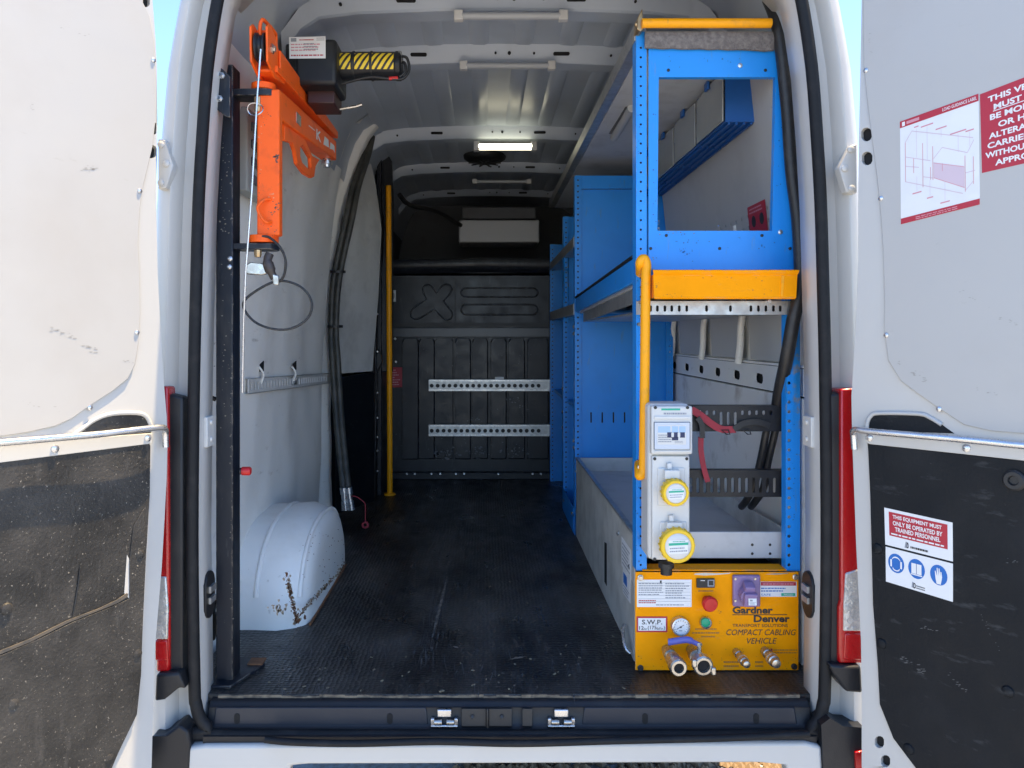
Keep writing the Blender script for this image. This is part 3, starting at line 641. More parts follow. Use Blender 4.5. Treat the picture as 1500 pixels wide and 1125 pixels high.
def ln(x0, y0, x1, y1, w_=0.006, m=6):
    dx, dy = x1 - x0, y1 - y0; L = math.hypot(dx, dy); nx, ny = -dy / L * w_ / 2, dx / L * w_ / 2
    f.poly(mb, [(x0 - nx, y0 - ny), (x1 - nx, y1 - ny), (x1 + nx, y1 + ny), (x0 + nx, y0 + ny)], 0.0009, m)
for a in [(.07,.78,.16,.87),(.16,.87,.93,.62),(.07,.78,.07,.4),(.07,.4,.8,.14),(.3,.72,.3,.3),(.43,.66,.43,.34),(.55,.62,.86,.5),(.86,.5,.94,.6),(.83,.48,.83,.15),(.93,.45,.93,.2),(.07,.64,.4,.53),(.07,.55,.25,.5),(.18,.6,.18,.46),(.3,.4,.43,.36),(.4,.47,.4,.35),(.83,.32,.95,.32),(.44,.54,.55,.62),(.83,.16,.93,.23)]:
    ln(*a, 0.007, 5 if a[0] == a[2] else 6)
f.poly(mb, [(.44, .36), (.82, .19), (.82, .38), (.44, .5)], 0.0008, 6)
ln(.44, .5, .82, .38, .006, 5); ln(.44, .36, .82, .19, .006, 5); ln(.55, .47, .55, .40, .008, 5)
for x0, y0, y1, tx in ((.22, .6, .88, .03), (.36, .55, .86, .08), (.54, .72, .79, .07), (.75, .53, .7, .1), (.89, .55, .68, .05)):
    ln(x0, y0, x0, y1, .004, 6); f.rect(mb, x0 - tx, x0 + tx, y1 + .01, y1 + .022, .0009, 5)
for x0, y0, y1, tx in ((.22, .42, .28, .06), (.39, .35, .2, .04), (.58, .3, .12, .06)):
    ln(x0, y0, x0, y1, .004, 6); f.rect(mb, x0 - tx, x0 + tx, y1 - .022, y1 - .01, .0009, 5)
build('sticker', mb, IM, rd, label='white load diagram sticker with red bands')
f = dface(DR, (1440, 254), (1563, 226), (1560, 92), (1437, 139), 0.0053); mb = MB(); f.slab(mb, 0.0004, 1)
for i, (t, a, b) in enumerate([('THIS VEHICLE', .1, .95), ('MUST NOT', .17, .85), ('BE MODIFIED', .12, .92), ('OR HAVE', .22, .8), ('ALTERATIONS', .1, .92), ('CARRIED OUT', .08, .94), ('WITHOUT PRIOR', .05, .96), ('APPROVAL', .17, .83)]):
    y = 0.885 - i * 0.115; f.text(mb, t, a, b, y - 0.028, y + 0.045, 0.0009, 2, 0.03)
f.rect(mb, .16, .86, 0.725, 0.735, 0.0009, 2)
build('sticker', mb, IM, rd, label='red sticker forbidding changes to the vehicle')
f = dface(DR, (1298.5, 797), (1397.5, 822), (1397, 765), (1297, 743), 0.0053); mb = MB(); f.slab(mb, 0.0004, 0)
f.rect(mb, .07, .93, .28, .92, .0008, 1)
f.text(mb, 'THIS EQUIPMENT MUST', .13, .85, .74, .86, .0012, 2, .025); f.text(mb, 'ONLY BE OPERATED BY', .13, .86, .58, .70, .0012, 2, .025); f.text(mb, 'TRAINED PERSONNEL', .16, .83, .42, .54, .0012, 2, .025)
f.smalltext(mb, .1, .88, .30, .39, 1, .0012, 2, 1.0, 8)
f.poly(mb, [(.30, .05), (.34, .05), (.36, .2), (.32, .22)], .0009, 7); f.text(mb, 'D', .335, .365, .05, .2, .0010, 3, .04); f.smalltext(mb, .39, .65, .04, .17, 1, .0009, 3, 1, 4)
build('sticker', mb, IM, rd, label='red and white trained personnel sticker')
f = dface(DR, (1299.5, 851), (1397.5, 881), (1397.5, 825), (1299, 800), 0.0053); mb = MB(); f.slab(mb, 0.0004, 0)
for cx in (.165, .475, .80):
    f.disc(mb, cx, .60, .125, .27, .0008, 4)
ring = [(.165 + .075 * math.cos(t), .62 + .17 * math.sin(t)) for t in [R(a) for a in range(20, 161, 14)]]
f.poly(mb, ring + [(.165 + .05 * math.cos(t), .70 + .05 * math.sin(t)) for t in [R(a) for a in range(150, 29, -20)]], .0012, 2)
f.rect(mb, .075, .10, .48, .68, .0012, 2); f.rect(mb, .23, .255, .48, .68, .0012, 2); f.disc(mb, .165, .45, .055, .07, .0012, 2); f.disc(mb, .165, .49, .05, .08, .0014, 4)
for a, b in ((.40, .47), (.48, .55)):
    f.rect(mb, a, b, .46, .74, .0012, 2)
f.rect(mb, .39, .56, .42, .45, .0012, 2); f.rect(mb, .473, .477, .46, .74, .0014, 7)
f.poly(mb, [(.77, .36), (.83, .36), (.85, .56), (.84, .70), (.825, .70), (.825, .58), (.812, .78), (.80, .78), (.80, .58), (.785, .79), (.772, .78), (.778, .56), (.755, .70), (.745, .69), (.755, .5)], .0012, 2)
f.poly(mb, [(.40, .06), (.43, .06), (.44, .2), (.41, .22)], .0009, 7); f.text(mb, 'D', .43, .465, .05, .2, .0010, 3, .04); f.smalltext(mb, .47, .6, .05, .17, 2, .0009, 3, 1, 6)
build('sticker', mb, IM, rd, label='white sticker with three blue safety discs')

# ------------------------------------------------------------------ roof ribs and beads
for y, dz, wd in ((0.47, 0.055, 0.09), (0.93, 0.055, 0.085), (2.03, 0.055, 0.075), (2.86, 0.05, 0.075), (3.75, 0.04, 0.08)):
    rows = []
    xs = [XC - 0.68 + 1.36 * k / 24 for k in range(25)]
    for yy, dd in ((y - wd*.72, 0.0), (y - wd*.5, dz), (y - wd*.42, dz + .006), (y + wd*.42, dz + .006), (y + wd*.5, dz), (y + wd*.72, 0.0)):
        rows.append([(x, yy, roofz(x) - dd + 0.001) for x in xs])
    rb = build('roof_rib', MB().loft(rows), M['roof'], van, smooth=30)
    hl = MB()
    for fx, r, rr in ((-0.30, .03, .006), (-0.02, .004, .004), (.03, .006, .006), (.22, .03, .006), (.4, .004, .004), (-.5, .005, .005), (.12, .004, .004)):
        x = XC + fx; z = roofz(x) - dz * 0.55
        hl.prism([(x + q[0], y - wd * .61 - .004 - .0, z + q[1]) for q in oval(0, 0, r, rr, 12)], (0, 0.01, 0))
    build('slot', hl, M['hole'], rb)['kind'] = 'stuff'  # dark ovals laid on the rib paint the shade of open holes
for y0, y1 in ((0.52, 0.88), (0.99, 1.97), (2.1, 2.8), (2.93, 3.7)):
    for k in range(8):
        x = XC - 0.56 + k * 0.16
        rows = []
        for yy, s in ((y0, 0.0), (y0 + .03, 1), (y1 - .03, 1), (y1, 0.0)):
            rows.append([(x + dx * (0.6 + .4 * s), yy, roofz(x + dx) - 0.010 * dd * s + 0.001) for dx, dd in ((-.036, 0), (-.022, 1), (.022, 1), (.036, 0))])
        build('roof_bead', MB().loft(rows), M['roof'], van, smooth=60)

# ------------------------------------------------------------------ wheel arches
for sgn in (-1, 1):
    rows = []; yc, ry, zh = 0.77, 0.375, 0.285
    xi = X(452, 0.42) if sgn < 0 else XC + 0.52
    for i in range(25):
        t = math.pi * i / 24
        row = []
        for fx, fr in ((0, 1.0), (.35, 1.0), (.62, .995), (.78, .975), (.88, .94), (.95, .88), (.985, .80), (1.0, .68), (1.0, 0.0)):
            xw = XC + sgn * 0.84
            ridge = 0.008 if abs(fx - .62) < .01 or abs(fx - .35) < .01 and False else 0
            rr = fr
            c, s_ = math.cos(t), math.sin(t)
            e = 0.82
            row.append((xw + (xi - xw) * fx, yc - (ry * rr + ridge) * (abs(c) ** e) * (1 if c > 0 else -1), (zh * rr + ridge) * (max(s_, 0) ** e)))
        rows.append(row)
    wa = build('wheel_arch', MB().loft(rows), M['white_in'], van, smooth=70)
    if sgn < 0:
        for j in (1, 4):
            build('pressed_bead', MB().tube([rows[i][j] for i in range(2, 23)], 0.008, 8), M['white_in'], wa, smooth=60)
        def onarch(u, v):
            y = xi * F / (u - U0) + CY; return Vector((xi + .0008, y, Z(v, y)))
        rr_ = random.Random(5); ru = MB()
        def fleck(u, v, r):
            pts = [(u + r * rr_.uniform(.3, 1) * math.cos(t), v + r * rr_.uniform(.5, 1.3) * math.sin(t)) for t in [2 * math.pi * q / 7 for q in range(7)]]
            ru.prism([onarch(*q) for q in pts], (0.0008, 0, 0))
        fleck(419, 840, 3); fleck(437, 909, 4); fleck(446, 904, 3)
        for k in range(150):
            t = rr_.random(); fleck(419 + 16 * t ** 1.3 + rr_.gauss(0, 1.3), 842 + 66 * t + rr_.gauss(0, 3), rr_.uniform(.3, .8 + 1.3 * t))
        for k in range(130):
            t = rr_.random(); fleck(430 + 74 * t, 913 - 80 * t - abs(rr_.gauss(0, 5)), rr_.uniform(.3, 1.4))
        for k in range(50): fleck(rr_.uniform(440, 505), rr_.uniform(775, 880), rr_.uniform(.25, .8))
        keep, ru = ru, MB()
        for k in range(70):
            t = rr_.random(); fleck(421 + 14 * t + rr_.gauss(0, 2.2), 848 + 62 * t + rr_.gauss(0, 4), rr_.uniform(1, 3))
        for k in range(60):
            t = rr_.random(); fleck(428 + 76 * t, 914 - 82 * t - abs(rr_.gauss(0, 3)), rr_.uniform(.8, 2.4))
        for k in range(30): fleck(409 + rr_.gauss(0, 5), 892 + rr_.gauss(0, 5), rr_.uniform(1, 3))
        ru.v = [(x - .0004, y, z) for x, y, z in ru.v]
        build('stain', ru, mat('rust_stain', (0.52, 0.43, 0.32), .6, dirt=(.38, .26, .16), dscale=50, damt=.7), wa)['kind'] = 'stuff'
        ru = keep
        build('rust_fleck', ru, M['rust'], wa)['kind'] = 'stuff'
        mb = MB().tube([(xi + .002, .43 + .03 * k, .004) for k in range(22)], .004, 6); build('floor_sealant', mb, M['rust'], wa)
# ------------------------------------------------------------------ left wall fittings, pillar, sliding door
rows = []
EDGE = [(-.03, -.742), (.2, -.748), (.66, -.751), (.93, -.763), (1.17, -.746), (1.47, -.697), (1.62, -.657), (1.75, -.61), (1.86, -.555), (1.93, -.50)]
for k in range(26):
    z = -0.03 + 1.96 * k / 25; a = lerp(EDGE, z) + 0.004 * noise.noise(Vector((z * 7, 2, 5))); wl_ = XC - (hw(z) if z < 1.63 else lerp([(1.63, .735), (1.8, .68), (1.87, .645), (1.93, .54)], z))
    rows.append([(wl_ - .004, 1.60, z), (min(wl_, a) - .014, 1.67, z), (min(wl_, a) - .030, 1.76, z), (a - .026, 1.79, z), (a - .004, 1.80, z), (a, 1.82, z), (a + .002, 1.86, z), (a - 0.008, 1.885, z), (a - 0.10, 1.90, z)])
build('door_pillar', MB().loft(rows), M['white_in'], van, smooth=60)
def lw(u, y, z): return (XC - hw(z) + 0.002, y, z)
rl = thing('lashing_rail', 'slotted galvanised rail across the white left wall panel', 'rail', (XC - 0.81, 0.9, 0.68))
p0 = Vector(at(352, 565, 0.49)); p0.x = XC - 0.806; p1 = Vector((XC - 0.806, 1.80, Z(554, 1.80))); p0.z = Z(566, 0.49)
L = (p1 - p0).length
mb = MB(); plate(mb, p0 - Vector((0, 0, .022)), p1 - p0, (0, 0, 1), L, 0.045, [(0.03 + k * 0.0385, 0.0225, 0.008, 0.014, 8) for k in range(int((L - 0.05) / 0.0385))], (0.003, 0, 0))
build('face_plate', mb, M['boxgrey'], rl)
e1 = Vector((0, 0, 0.0235)); mb = MB(); 
for s in (-1, 1): mb.obox((p0 + p1) / 2 + Vector((-0.004, 0, 0.0235 * s)), (0.006, 0, 0), (p1 - p0) / 2, (0, 0, 0.0012))
build('flange', mb, M['galv'], rl)
mb = MB()
for u, v in ((381, 542), (430, 540)):
    y = (XC - 0.812) * F / (u - U0) + CY; c = Vector((XC - hw(.76) + .006, y, Z(v, y)))
    mb.prism([c + Vector((0, q[0], q[1])) for q in ((-.02, -.005), (.03, -.005), (.03, .03), (-.02, .02))], (0.003, 0, 0))
build('slot', mb, M['hole'], wl)
mb = MB()
for u, v in ((379, 548), (427, 546)):
    y = (XC - 0.812) * F / (u - U0) + CY; c = Vector((XC - hw(.74) + .012, y, Z(v, y)))
    mb.tube(smooth_path([c + Vector((0, -.02, .025)), c + Vector((.012, -.01, .0)), c + Vector((.0, .0, -.03))], 4), 0.007, 8, flatten=0.5)
build('bent_tab', mb, M['white_in'], wl)['kind'] = 'stuff'
# grey vent box high on the left wall
vb = thing('vent_box', 'grey louvred plastic box on the left wall behind the orange crane', 'vent', (XC - 0.76, 0.55, 1.3))
mb = MB(); a = at(347, 196, 0.30); b = at(417, 290, 0.78)
x_ = XC - hw(1.45) + 0.01
mb.box(x_ - 0.02, x_ + 0.02, 0.24, 0.62, 1.30, 1.54); build('housing', mb, mat('grey_green_plastic', (0.36, 0.38, 0.36), 0.5), vb, bevel=0.006)
for z in (1.34, 1.39, 1.44, 1.49):
    build('louvre', MB().box(x_ + 0.02, x_ + 0.028, 0.27, 0.59, z - 0.012, z + 0.014), M['cabgrey'], vb, bevel=0.003)
# sliding door: black lower board, pale upper lining, dark front jamb
A = Vector((XC - 0.80, 1.93, 0)); B = Vector((-0.59, 2.25, 0))
sd = MB().hexa([A + Vector((0, 0, -.02)), B + Vector((0, 0, -.02)), B + Vector((-.03, .02, -.02)), A + Vector((-.03, .02, -.02)), A + Vector((0, 0, .68)), B + Vector((0, 0, .695)), B + Vector((-.03, .02, .695)), A + Vector((-.03, .02, .68))])
sdo = build('sliding_door', sd, M['black_board'], van, bevel=0.004, label='sliding side door with black lower board')
rows = []
for k in range(16):
    z = 0.70 + 1.15 * k / 15; lean = lerp([(.69, 0), (1.08, .03), (1.486, .05), (1.74, .012), (1.91, -.035)], z)
    rows.append([A.lerp(B, t) + Vector((lean - 0.012 + 0.006 * noise.noise(Vector((t * 4, z * 3, 1))), 0.006, z)) for t in [j / 10 for j in range(11)]])
build('upper_lining', MB().loft(rows), mat('grey_door_lining', (0.62, 0.62, 0.60), 0.4, dirt=(0.2, 0.2, 0.19), dscale=6, damt=0.4, bump=0.3, bscale=9), sdo, smooth=70)
mb = MB()
mb.box(-0.645, -0.60, 2.30, 2.40, -0.02, 1.75).box(-0.60, -0.575, 2.42, 2.94, -0.02, 1.9)
jm = build('door_jamb', mb, M['bulk'], van, bevel=0.004)
mb = MB().tube([at(549, 470, 2.28), at(551, 560, 2.28), at(550, 650, 2.28), at(543, 735, 2.27)], 0.004, 8)
build('door_runner', mb, M['bulk'], jm, smooth=60)
mb = MB()
for v in (460, 515, 575, 612, 640, 660, 690): mb.lathe(at(553, v, 2.285), (0, -1, 0), [(0, .006), (.004, .004)], 8)
build('bolt', mb, M['zinc'], jm)
mb = MB().prism([at(u, v, 2.3) for u, v in ((551, 520), (556, 512), (560, 530), (552, 545))], (0, 0.03, 0))
build('door_catch', mb, M['black'], jm, bevel=0.004)
mb = MB().prism([at(u, v, 2.455) for u, v in ((536, 196), (556, 206), (574, 236), (576, 300), (575, 545), (549, 545), (557, 440), (562, 330), (553, 262))], (0, .03, 0)); build('door_frame', mb, M['bulk'], van, bevel=.006)
# ------------------------------------------------------------------ bulkhead
BY = 2.94
mb = MB().box(-0.62, 0.95, BY, BY + 0.03, -0.02, Z(405, BY)); bk = build('bulkhead', mb, M['bulk'], van)
mb = MB().prism([(X(u, BY), BY - 0.004, Z(v, BY)) for u, v in ((572, 404), (800, 404), (960, 404), (960, 474), (572, 474))], (0, 0.006, 0)); build('upper_board', mb, M['bulk'], bk, bevel=0.003)
mb = MB().box(X(666, BY), X(668, BY), BY - .0075, BY - .003, Z(474, BY), Z(404, BY)).box(X(572, BY), X(960, BY), BY - .012, BY - .003, Z(478, BY), Z(473, BY)); build('seam_trim', mb, M['black'], bk)
# pressed cross and the two long slots, as raised beads
cr = [(596, 452), (604, 440), (615, 444), (626, 430), (622, 420), (628, 415), (640, 424), (652, 416), (658, 422), (646, 436), (662, 460), (656, 467), (648, 464), (634, 442), (622, 456), (624, 468), (612, 466), (602, 466), (596, 452)]
mb = MB()
def cross(cx, cy, arms):
    out = []; n_ = len(arms)
    for i, (dx, dy, hwid) in enumerate(arms):
        L = math.hypot(dx, dy); ux, uy = dx / L, dy / L; nx, ny = -uy, ux
        for a in (-90, -45, 0, 45, 90): out.append((cx + dx + hwid * (ux * math.cos(R(a)) + nx * math.sin(R(a))), cy + dy + hwid * (uy * math.cos(R(a)) + ny * math.sin(R(a)))))
        d2 = arms[(i + 1) % n_]; L2 = math.hypot(d2[0], d2[1]); bx, by_ = ux + d2[0] / L2, uy + d2[1] / L2; LB = math.hypot(bx, by_) or 1; out.append((cx + bx / LB * hwid * 1.5, cy + by_ / LB * hwid * 1.5))
    return out
mb.tube([at(u, v, BY - 0.005) for u, v in cross(638, 441, [(-11, -16, 8), (16, -17, 8), (17, 20, 8), (-28, 18, 9)])], 0.006, 6, closed=True)
for v0, v1 in ((422, 435), (446, 461)):
    ov = oval((675 + 788) / 2, (v0 + v1) / 2, 56, (v1 - v0) / 2, 20); mb.tube([at(u, v, BY - 0.005) for u, v in ov], 0.006, 6, closed=True)
build('pressed_bead', mb, M['bulk'], bk, smooth=70)
for u0, u1, y_ in ((590, 614, .03), (614, 637, 0.012), (637, 664, .0), (667, 690, .022), (692, 715, 0.006), (719, 742, .022), (745, 769, .006), (772, 803, .022), (806, 960, .006)):
    mb = MB().prism([at(u, v, BY - 0.001) for u, v in ((u0 + 2, 496), (u1 - 2, 496), (u1, 500), (u1, 672), (u0, 672), (u0, 500))], (0, -0.008 - y_, 0)); build('pressed_panel', mb, M['bulk'], bk, bevel=0.007)
mb = MB().box(-0.6, 0.5, BY - 0.06, BY, 0.0, Z(690, BY)); build('kick_strip', mb, M['bulk'], bk, bevel=0.004)
mb = MB().box(-0.57, 0.5, BY - 0.012, BY - 0.001, Z(494, BY), Z(480, BY)); build('cross_member', mb, mat('grey_steel', (0.07, 0.078, 0.09), 0.35, dirt=(.04, .04, .045), dscale=9, damt=.5), bk, bevel=0.004)
mb = MB()
for u in (596, 608, 632, 668, 680, 730, 780, 792, 645): mb.lathe(at(u, 694, BY - 0.06), (0, -1, 0), [(0, .008), (.005, .006)], 8)
for u, v in ((579, 496), (580, 530)): mb.lathe(at(u, v, BY), (0, -1, 0), [(0, .01), (.006, .007)], 8)
build('bolt', mb, M['zinc'], bk)
f = Face(at(561, 568, BY - .02), at(590, 567, BY - .02), at(590, 538, BY - .02), at(561, 538, BY - .02), (0, -1, 0)); mb = MB(); f.slab(mb, .001, 0)
f.smalltext(mb, .1, .9, .08, .92, 7, .0015, 1, .6, 3); build('sticker', mb, [M['inkred'], M['inkrose']], bk, label='small red notice at the left of the bulkhead')
f = Face(at(571, 442, BY - .006), at(580, 442, BY - .006), at(580, 425, BY - .006), at(571, 425, BY - .006), (0, -1, 0)); mb = MB(); f.slab(mb, .001, 0); f.disc(mb, .5, .5, .3, .3, .0016, 1); build('sticker', mb, [M['paper'], M['inkgrey']], bk, label='small white sticker behind the yellow pole')
for i, (v0, v1, lb) in enumerate(((556, 573, 'upper galvanised load rail across the dark bulkhead'), (622, 639, 'lower galvanised load rail across the dark bulkhead'))):
    t = thing('load_rail', lb, 'rail', (0.02, BY - .06, Z(v1, BY - .06)), 'load rails on the bulkhead')
    y = BY - .06; x0, x1 = X(628, y), X(806, y); H = Z(v0, y) - Z(v1, y)
    hs = [(.018 + k * .0368, H * .47, .0125, .0125, 10) for k in range(int((x1 - x0 - .02) / .0368))]
    mb = MB(); plate(mb, (x0, y, Z(v1, y)), (1, 0, 0), (0, 0, 1), x1 - x0, H, hs, (0, .003, 0)); build('face_plate', mb, M['galv'], t)
    mb = MB().box(x0, x1, y + .003, y + .03, Z(v0, y) - .003, Z(v0, y)).box(x0, x1, y + .003, y + .03, Z(v1, y), Z(v1, y) + .003); build('flange', mb, M['galv'], t)['kind'] = 'stuff'
    build('rail_back', MB().box(x0, x1, y + .02, y + .024, Z(v1, y) + .004, Z(v0, y) - .004), M['black'], t)
    for s_ in (.004, -.004):
        build('rail_bead', MB().box(x0, x1, y - .003, y, (Z(v0, y) - .009) if s_ > 0 else Z(v1, y) + .006, (Z(v0, y) - .006) if s_ > 0 else Z(v1, y) + .009), M['zinc'], t)
build('rail_tag', MB().box(X(725, BY - .06), X(738, BY - .06), BY - .062, BY - .058, Z(556, BY - .06), Z(552, BY - .06)), M['paper'], bpy.data.objects['load_rail'])
# shelf over the cab
sy_ = BY
mb = MB().box(-0.62, 0.95, sy_, 4.3, Z(400, BY), Z(400, BY) + 0.02)
mb.loft([[(X(572, BY), sy_ + dy, z), (0.0, sy_ + dy, z + 0.012), (0.4, sy_ + dy, z + .006), (0.95, sy_ + dy, z - 0.01)] for dy, z in ((0, Z(402, BY)), (-0.03, Z(396, BY)), (-0.04, Z(388, BY)), (-0.03, Z(382, BY)), (0.01, Z(380, BY)))])
build('cab_shelf', mb, M['bulk'], van, smooth=50)
hb = thing('air_unit', 'pale grey box unit under the roof above the bulkhead', 'air unit', (0.1, 3.3, Z(357, 3.2)))
mb = MB().box(X(672, 3.2), X(790, 3.2), 3.2, 3.5, Z(355, 3.2), Z(322, 3.2)); build('lower_cover', mb, mat('dull_grey_cover', (0.5, 0.51, 0.53), 0.4), hb, bevel=0.01)
mb = MB().box(X(677, 3.25), X(785, 3.25), 3.25, 3.5, Z(320.5, 3.25), Z(303, 3.25)); build('upper_cover', mb, M['cabgrey'], hb, bevel=0.008)
# loose lengths of cable above the cab shelf
mb = MB().tube(smooth_path([at(585, 285, 2.6), at(600, 300, 2.7), at(640, 310, 2.85), at(675, 330, 3.1)], 5), 0.014, 8)
tag(build('cable', mb, M['cable'], None, smooth=60), 'thick black cable running under the roof above the yellow pole', 'cable')
mb = MB().lathe((at(710, 226, 2.62).x, 2.62, roofz(0.0) - 0.002), (0, 0, -1), [(0, .125), (.02, .122), (.035, .10), (.043, .06), (.045, .0)], 28)
rv = thing('roof_vent', 'round dark roof ventilator behind the lit lamp', 'vent', (0, 2.62, 1.9)); build('cowl', mb, M['black'], rv, smooth=50)
mb = MB()
for k in range(10): 
    t = 2 * math.pi * k / 10; c = Vector((at(710, 226, 2.62).x, 2.62, roofz(0.0) - 0.047)); mb.obox(c + Vector((math.cos(t), math.sin(t), 0)) * .06, Vector((math.cos(t), math.sin(t), 0)) * .035, Vector((-math.sin(t), math.cos(t), 0)) * .004, (0, 0, .003))
build('fin', mb, M['plastic'], rv)['kind'] = 'stuff'

# ------------------------------------------------------------------ lamps on the ribs
def lamp(u0, u1, v0, v1, y, lit, label):
    a = at(u0, v1, y); b = at(u1, v0, y); cx = (a.x + b.x) / 2; cz = (a.z + b.z) / 2; r = (b.z - a.z) / 2
    t = thing('ceiling_lamp', label, 'lamp', (cx, y, a.z), 'strip lamps along the van roof')
    build('diffuser', MB().tube([(a.x + .02, y, cz), (b.x - .02, y, cz)], r, 12, flatten=.8), M['lamplit' if lit else 'lampoff'], t, smooth=60)
    for x in (a.x + .01, b.x - .01): build('end_cap', MB().box(x - .014, x + .014, y - r * .9, y + r * 1.2, cz - r * 1.05, cz + r * 1.2), M['boxgrey'], t, bevel=.003)
    return t
lamp(667, 830, 17, 30, 0.40, False, 'unlit strip lamp on the roof rib nearest the doors')
lamp(675, 812, 91, 102, 0.86, False, 'unlit strip lamp on the second roof rib from the doors')
ll = lamp(695, 785, 209, 221, 1.96, True, 'lit warm white strip lamp on the third roof rib')
lamp(693, 777, 263, 269, 2.82, False, 'unlit strip lamp on the rib beyond the round roof ventilator')

# ------------------------------------------------------------------ right wall lining behind the shelving
xr = XC + 0.80
rwl = MB(); rwl.box(xr - 0.004, xr + 0.01, 0.14, 2.9, 0.0, 0.72)
ply = build('lining_board', rwl, mat('scuffed_white_board', (0.80, 0.79, 0.75), 0.5, dirt=(0.25, 0.18, 0.10), dscale=7, damt=0.55, lo=0.55, hi=0.75, specks=(0.2, 0.14, 0.08), spscale=40, sth=0.71), van, bevel=.002)
mb = MB(); plate(mb, (xr, 0.14, 0.725), (0, 1, 0), (0, 0, 1), 2.7, 0.075, [(0.12 + k * 0.22, 0.032, 0.035, 0.017, 10) for k in range(12)], (0.004, 0, 0)); build('waist_rail', mb, M['white_in'], van)
mb = MB().box(xr + .012, xr + .016, .14, 2.9, .72, .81); build('rail_void', mb, M['hole'], van)
mb = MB().box(xr - .004, xr + .03, .14, 2.9, .802, .81); build('waist_ledge', mb, M['white_in'], van, bevel=.003)
rw = lambda z, i_=0.0: XC + hw(z) - i_
for y in (0.58, 1.02, 1.5):
    mb = MB().tube(smooth_path([(rw(1.25, .02), y, 1.25), (rw(1.0, .02), y, 1.0), (rw(.92, .03), y + .005, .92), (xr - .02, y + .02, .86), (xr - .024, y + .03, .80)], 5), 0.014, 10, flatten=0.8)
    build('wall_rib', mb, M['white_in'], van, smooth=60)
for y0, y1 in ((.2, .55), (.62, .98), (1.06, 1.45)):
    mb = MB().loft([[(rw(z, .016), y0, z), (rw(z, .016), y1, z)] for z in (.815, .9, 1.0, 1.1, 1.2, 1.3)]); mb.loft([[(rw(z, .008), y0, z), (rw(z, .008), y1, z)] for z in (.815, .9, 1.0, 1.1, 1.2, 1.3)])
    build('wall_recess', mb, mat('grey_wall', (0.5, .5, .49), .5), van)
# ------------------------------------------------------------------ shelving unit
RX, RXR, RY = 0.405, 0.838, 0.11
rack = thing('shelving_unit', 'blue steel shelving unit filling the right side of the van', 'shelving', (0.62, 1.4, 0.0))
def hole_strip(mb, x0, x1, y, z0, z1, xs, pitch, r, thick):
    H = z1 - z0; hs = []
    for xx in xs:
        hs += [(xx - x0, pitch * (k + .6), r, r, 8) for k in range(int(H / pitch - .3))]
    plate(mb, (x0, y, z0), (1, 0, 0), (0, 0, 1), x1 - x0, H, hs, thick)
# front left upright: perforated face plus side flange, dark inside
mb = MB(); hole_strip(mb, RX, RX + .028, RY, Z(836, RY), 1.70, (RX + .0125,), 0.0255, .0033, (0, .003, 0))
mb.box(RX, RX + .003, RY + .003, RY + .05, Z(836, RY), 1.70)
build('upright', mb, M['blue'], rack)
build('upright_core', MB().box(RX + .0035, RX + .026, RY + .006, RY + .04, Z(836, RY), 1.69), M['black'], rack)
mb = MB(); x0 = X(1151, RY); x1 = X(1172, RY); hole_strip(mb, x0, x1, RY, Z(836, RY), 1.02, (x0 + .009,), 0.0255, .0045, (0, .003, 0))
mb.box(x1 - .003, x1, RY + .003, RY + .05, Z(836, RY), 1.02); mb.box(x0, x0 + .003, RY + .003, RY + .03, Z(836, RY), 1.02)
build('upright', mb, M['blue'], rack)
# end panel with its window
px_ = [(950, 60), (1133, 60), (1142, 112), (1166, 300), (1168, 395), (950, 395)]
wi = [(965, 113), (1136, 113), (1131, 338), (963, 338)]
mb = MB().prism([at(u, v, RY) for u, v in px_], (0, .003, 0), 0, [[at(u, v, RY) for u, v in wi][::-1]])
ep = build('end_panel', mb, M['blue'], rack)
mb = MB()   # folded returns round the window
for (a, b) in zip(wi, wi[1:] + wi[:1]):
    p, q = at(*a, RY + .003), at(*b, RY + .003); mb.add([p, q, q + Vector((0, .018, 0)), p + Vector((0, .018, 0))], [(0, 1, 2, 3)])
build('window_return', mb, M['blue'], ep)
for (u, v, m_) in ((979, 103, 'black'), (1121, 103, 'black'), (1084, 96, 'zinc'), (976, 345, 'black'), (1116, 345, 'black'), (1143, 340, 'zinc'), (953, 364, 'black'), (1054, 364, 'black'), (1157, 364, 'black')):
    build('bolt', MB().lathe(at(u, v, RY), (0, -1, 0), [(0, .0042 if m_ == 'black' else .007), (.002, .004 if m_ == 'black' else .006), (.003, .002)], 10), M[m_], ep)
# felt strip and yellow bar on top
mb = MB(); fr = []
for k in range(15):
    u = 945 + 190 * k / 14; fr.append([at(u, 46, RY - .02), at(u, 56, RY - .025), at(u, 70 + 4 * k / 14 + random.uniform(-1, 1), RY - .012)])
mb.loft(fr); mb.loft([[p + Vector((0, .008, 0)) for p in r] for r in fr]); build('felt_strip', mb, M['felt'], rack, smooth=70)
mb = MB().tube([at(940, 34, .07), at(1130, 34, .07)], .0125, 14); build('top_bar', mb, M['ylight'], rack, bevel=.002, smooth=60)
mb = MB().prism([at(u, v, .075) for u, v in ((934, 26), (941, 12), (943, 42), (938, 46), (933, 42))], (0, .05, 0)).lathe(at(933, 36, .07), (-1, 0, 0), [(0, .008), (.006, .006)], 8); build('bar_bracket', mb, M['brass'], rack, bevel=.002)
# top rail and top shelf board
zt = 1.68
mb = MB().box(RX - .003, RX + .03, RY + .01, 2.85, zt, zt + .045); build('top_rail', mb, M['galv'], rack, bevel=.002)
mb = MB().box(RX + .03, RXR - .01, RY + .04, 2.85, zt - .002, zt + .01); ts = build('top_shelf', mb, M['shelfgrey'], rack)
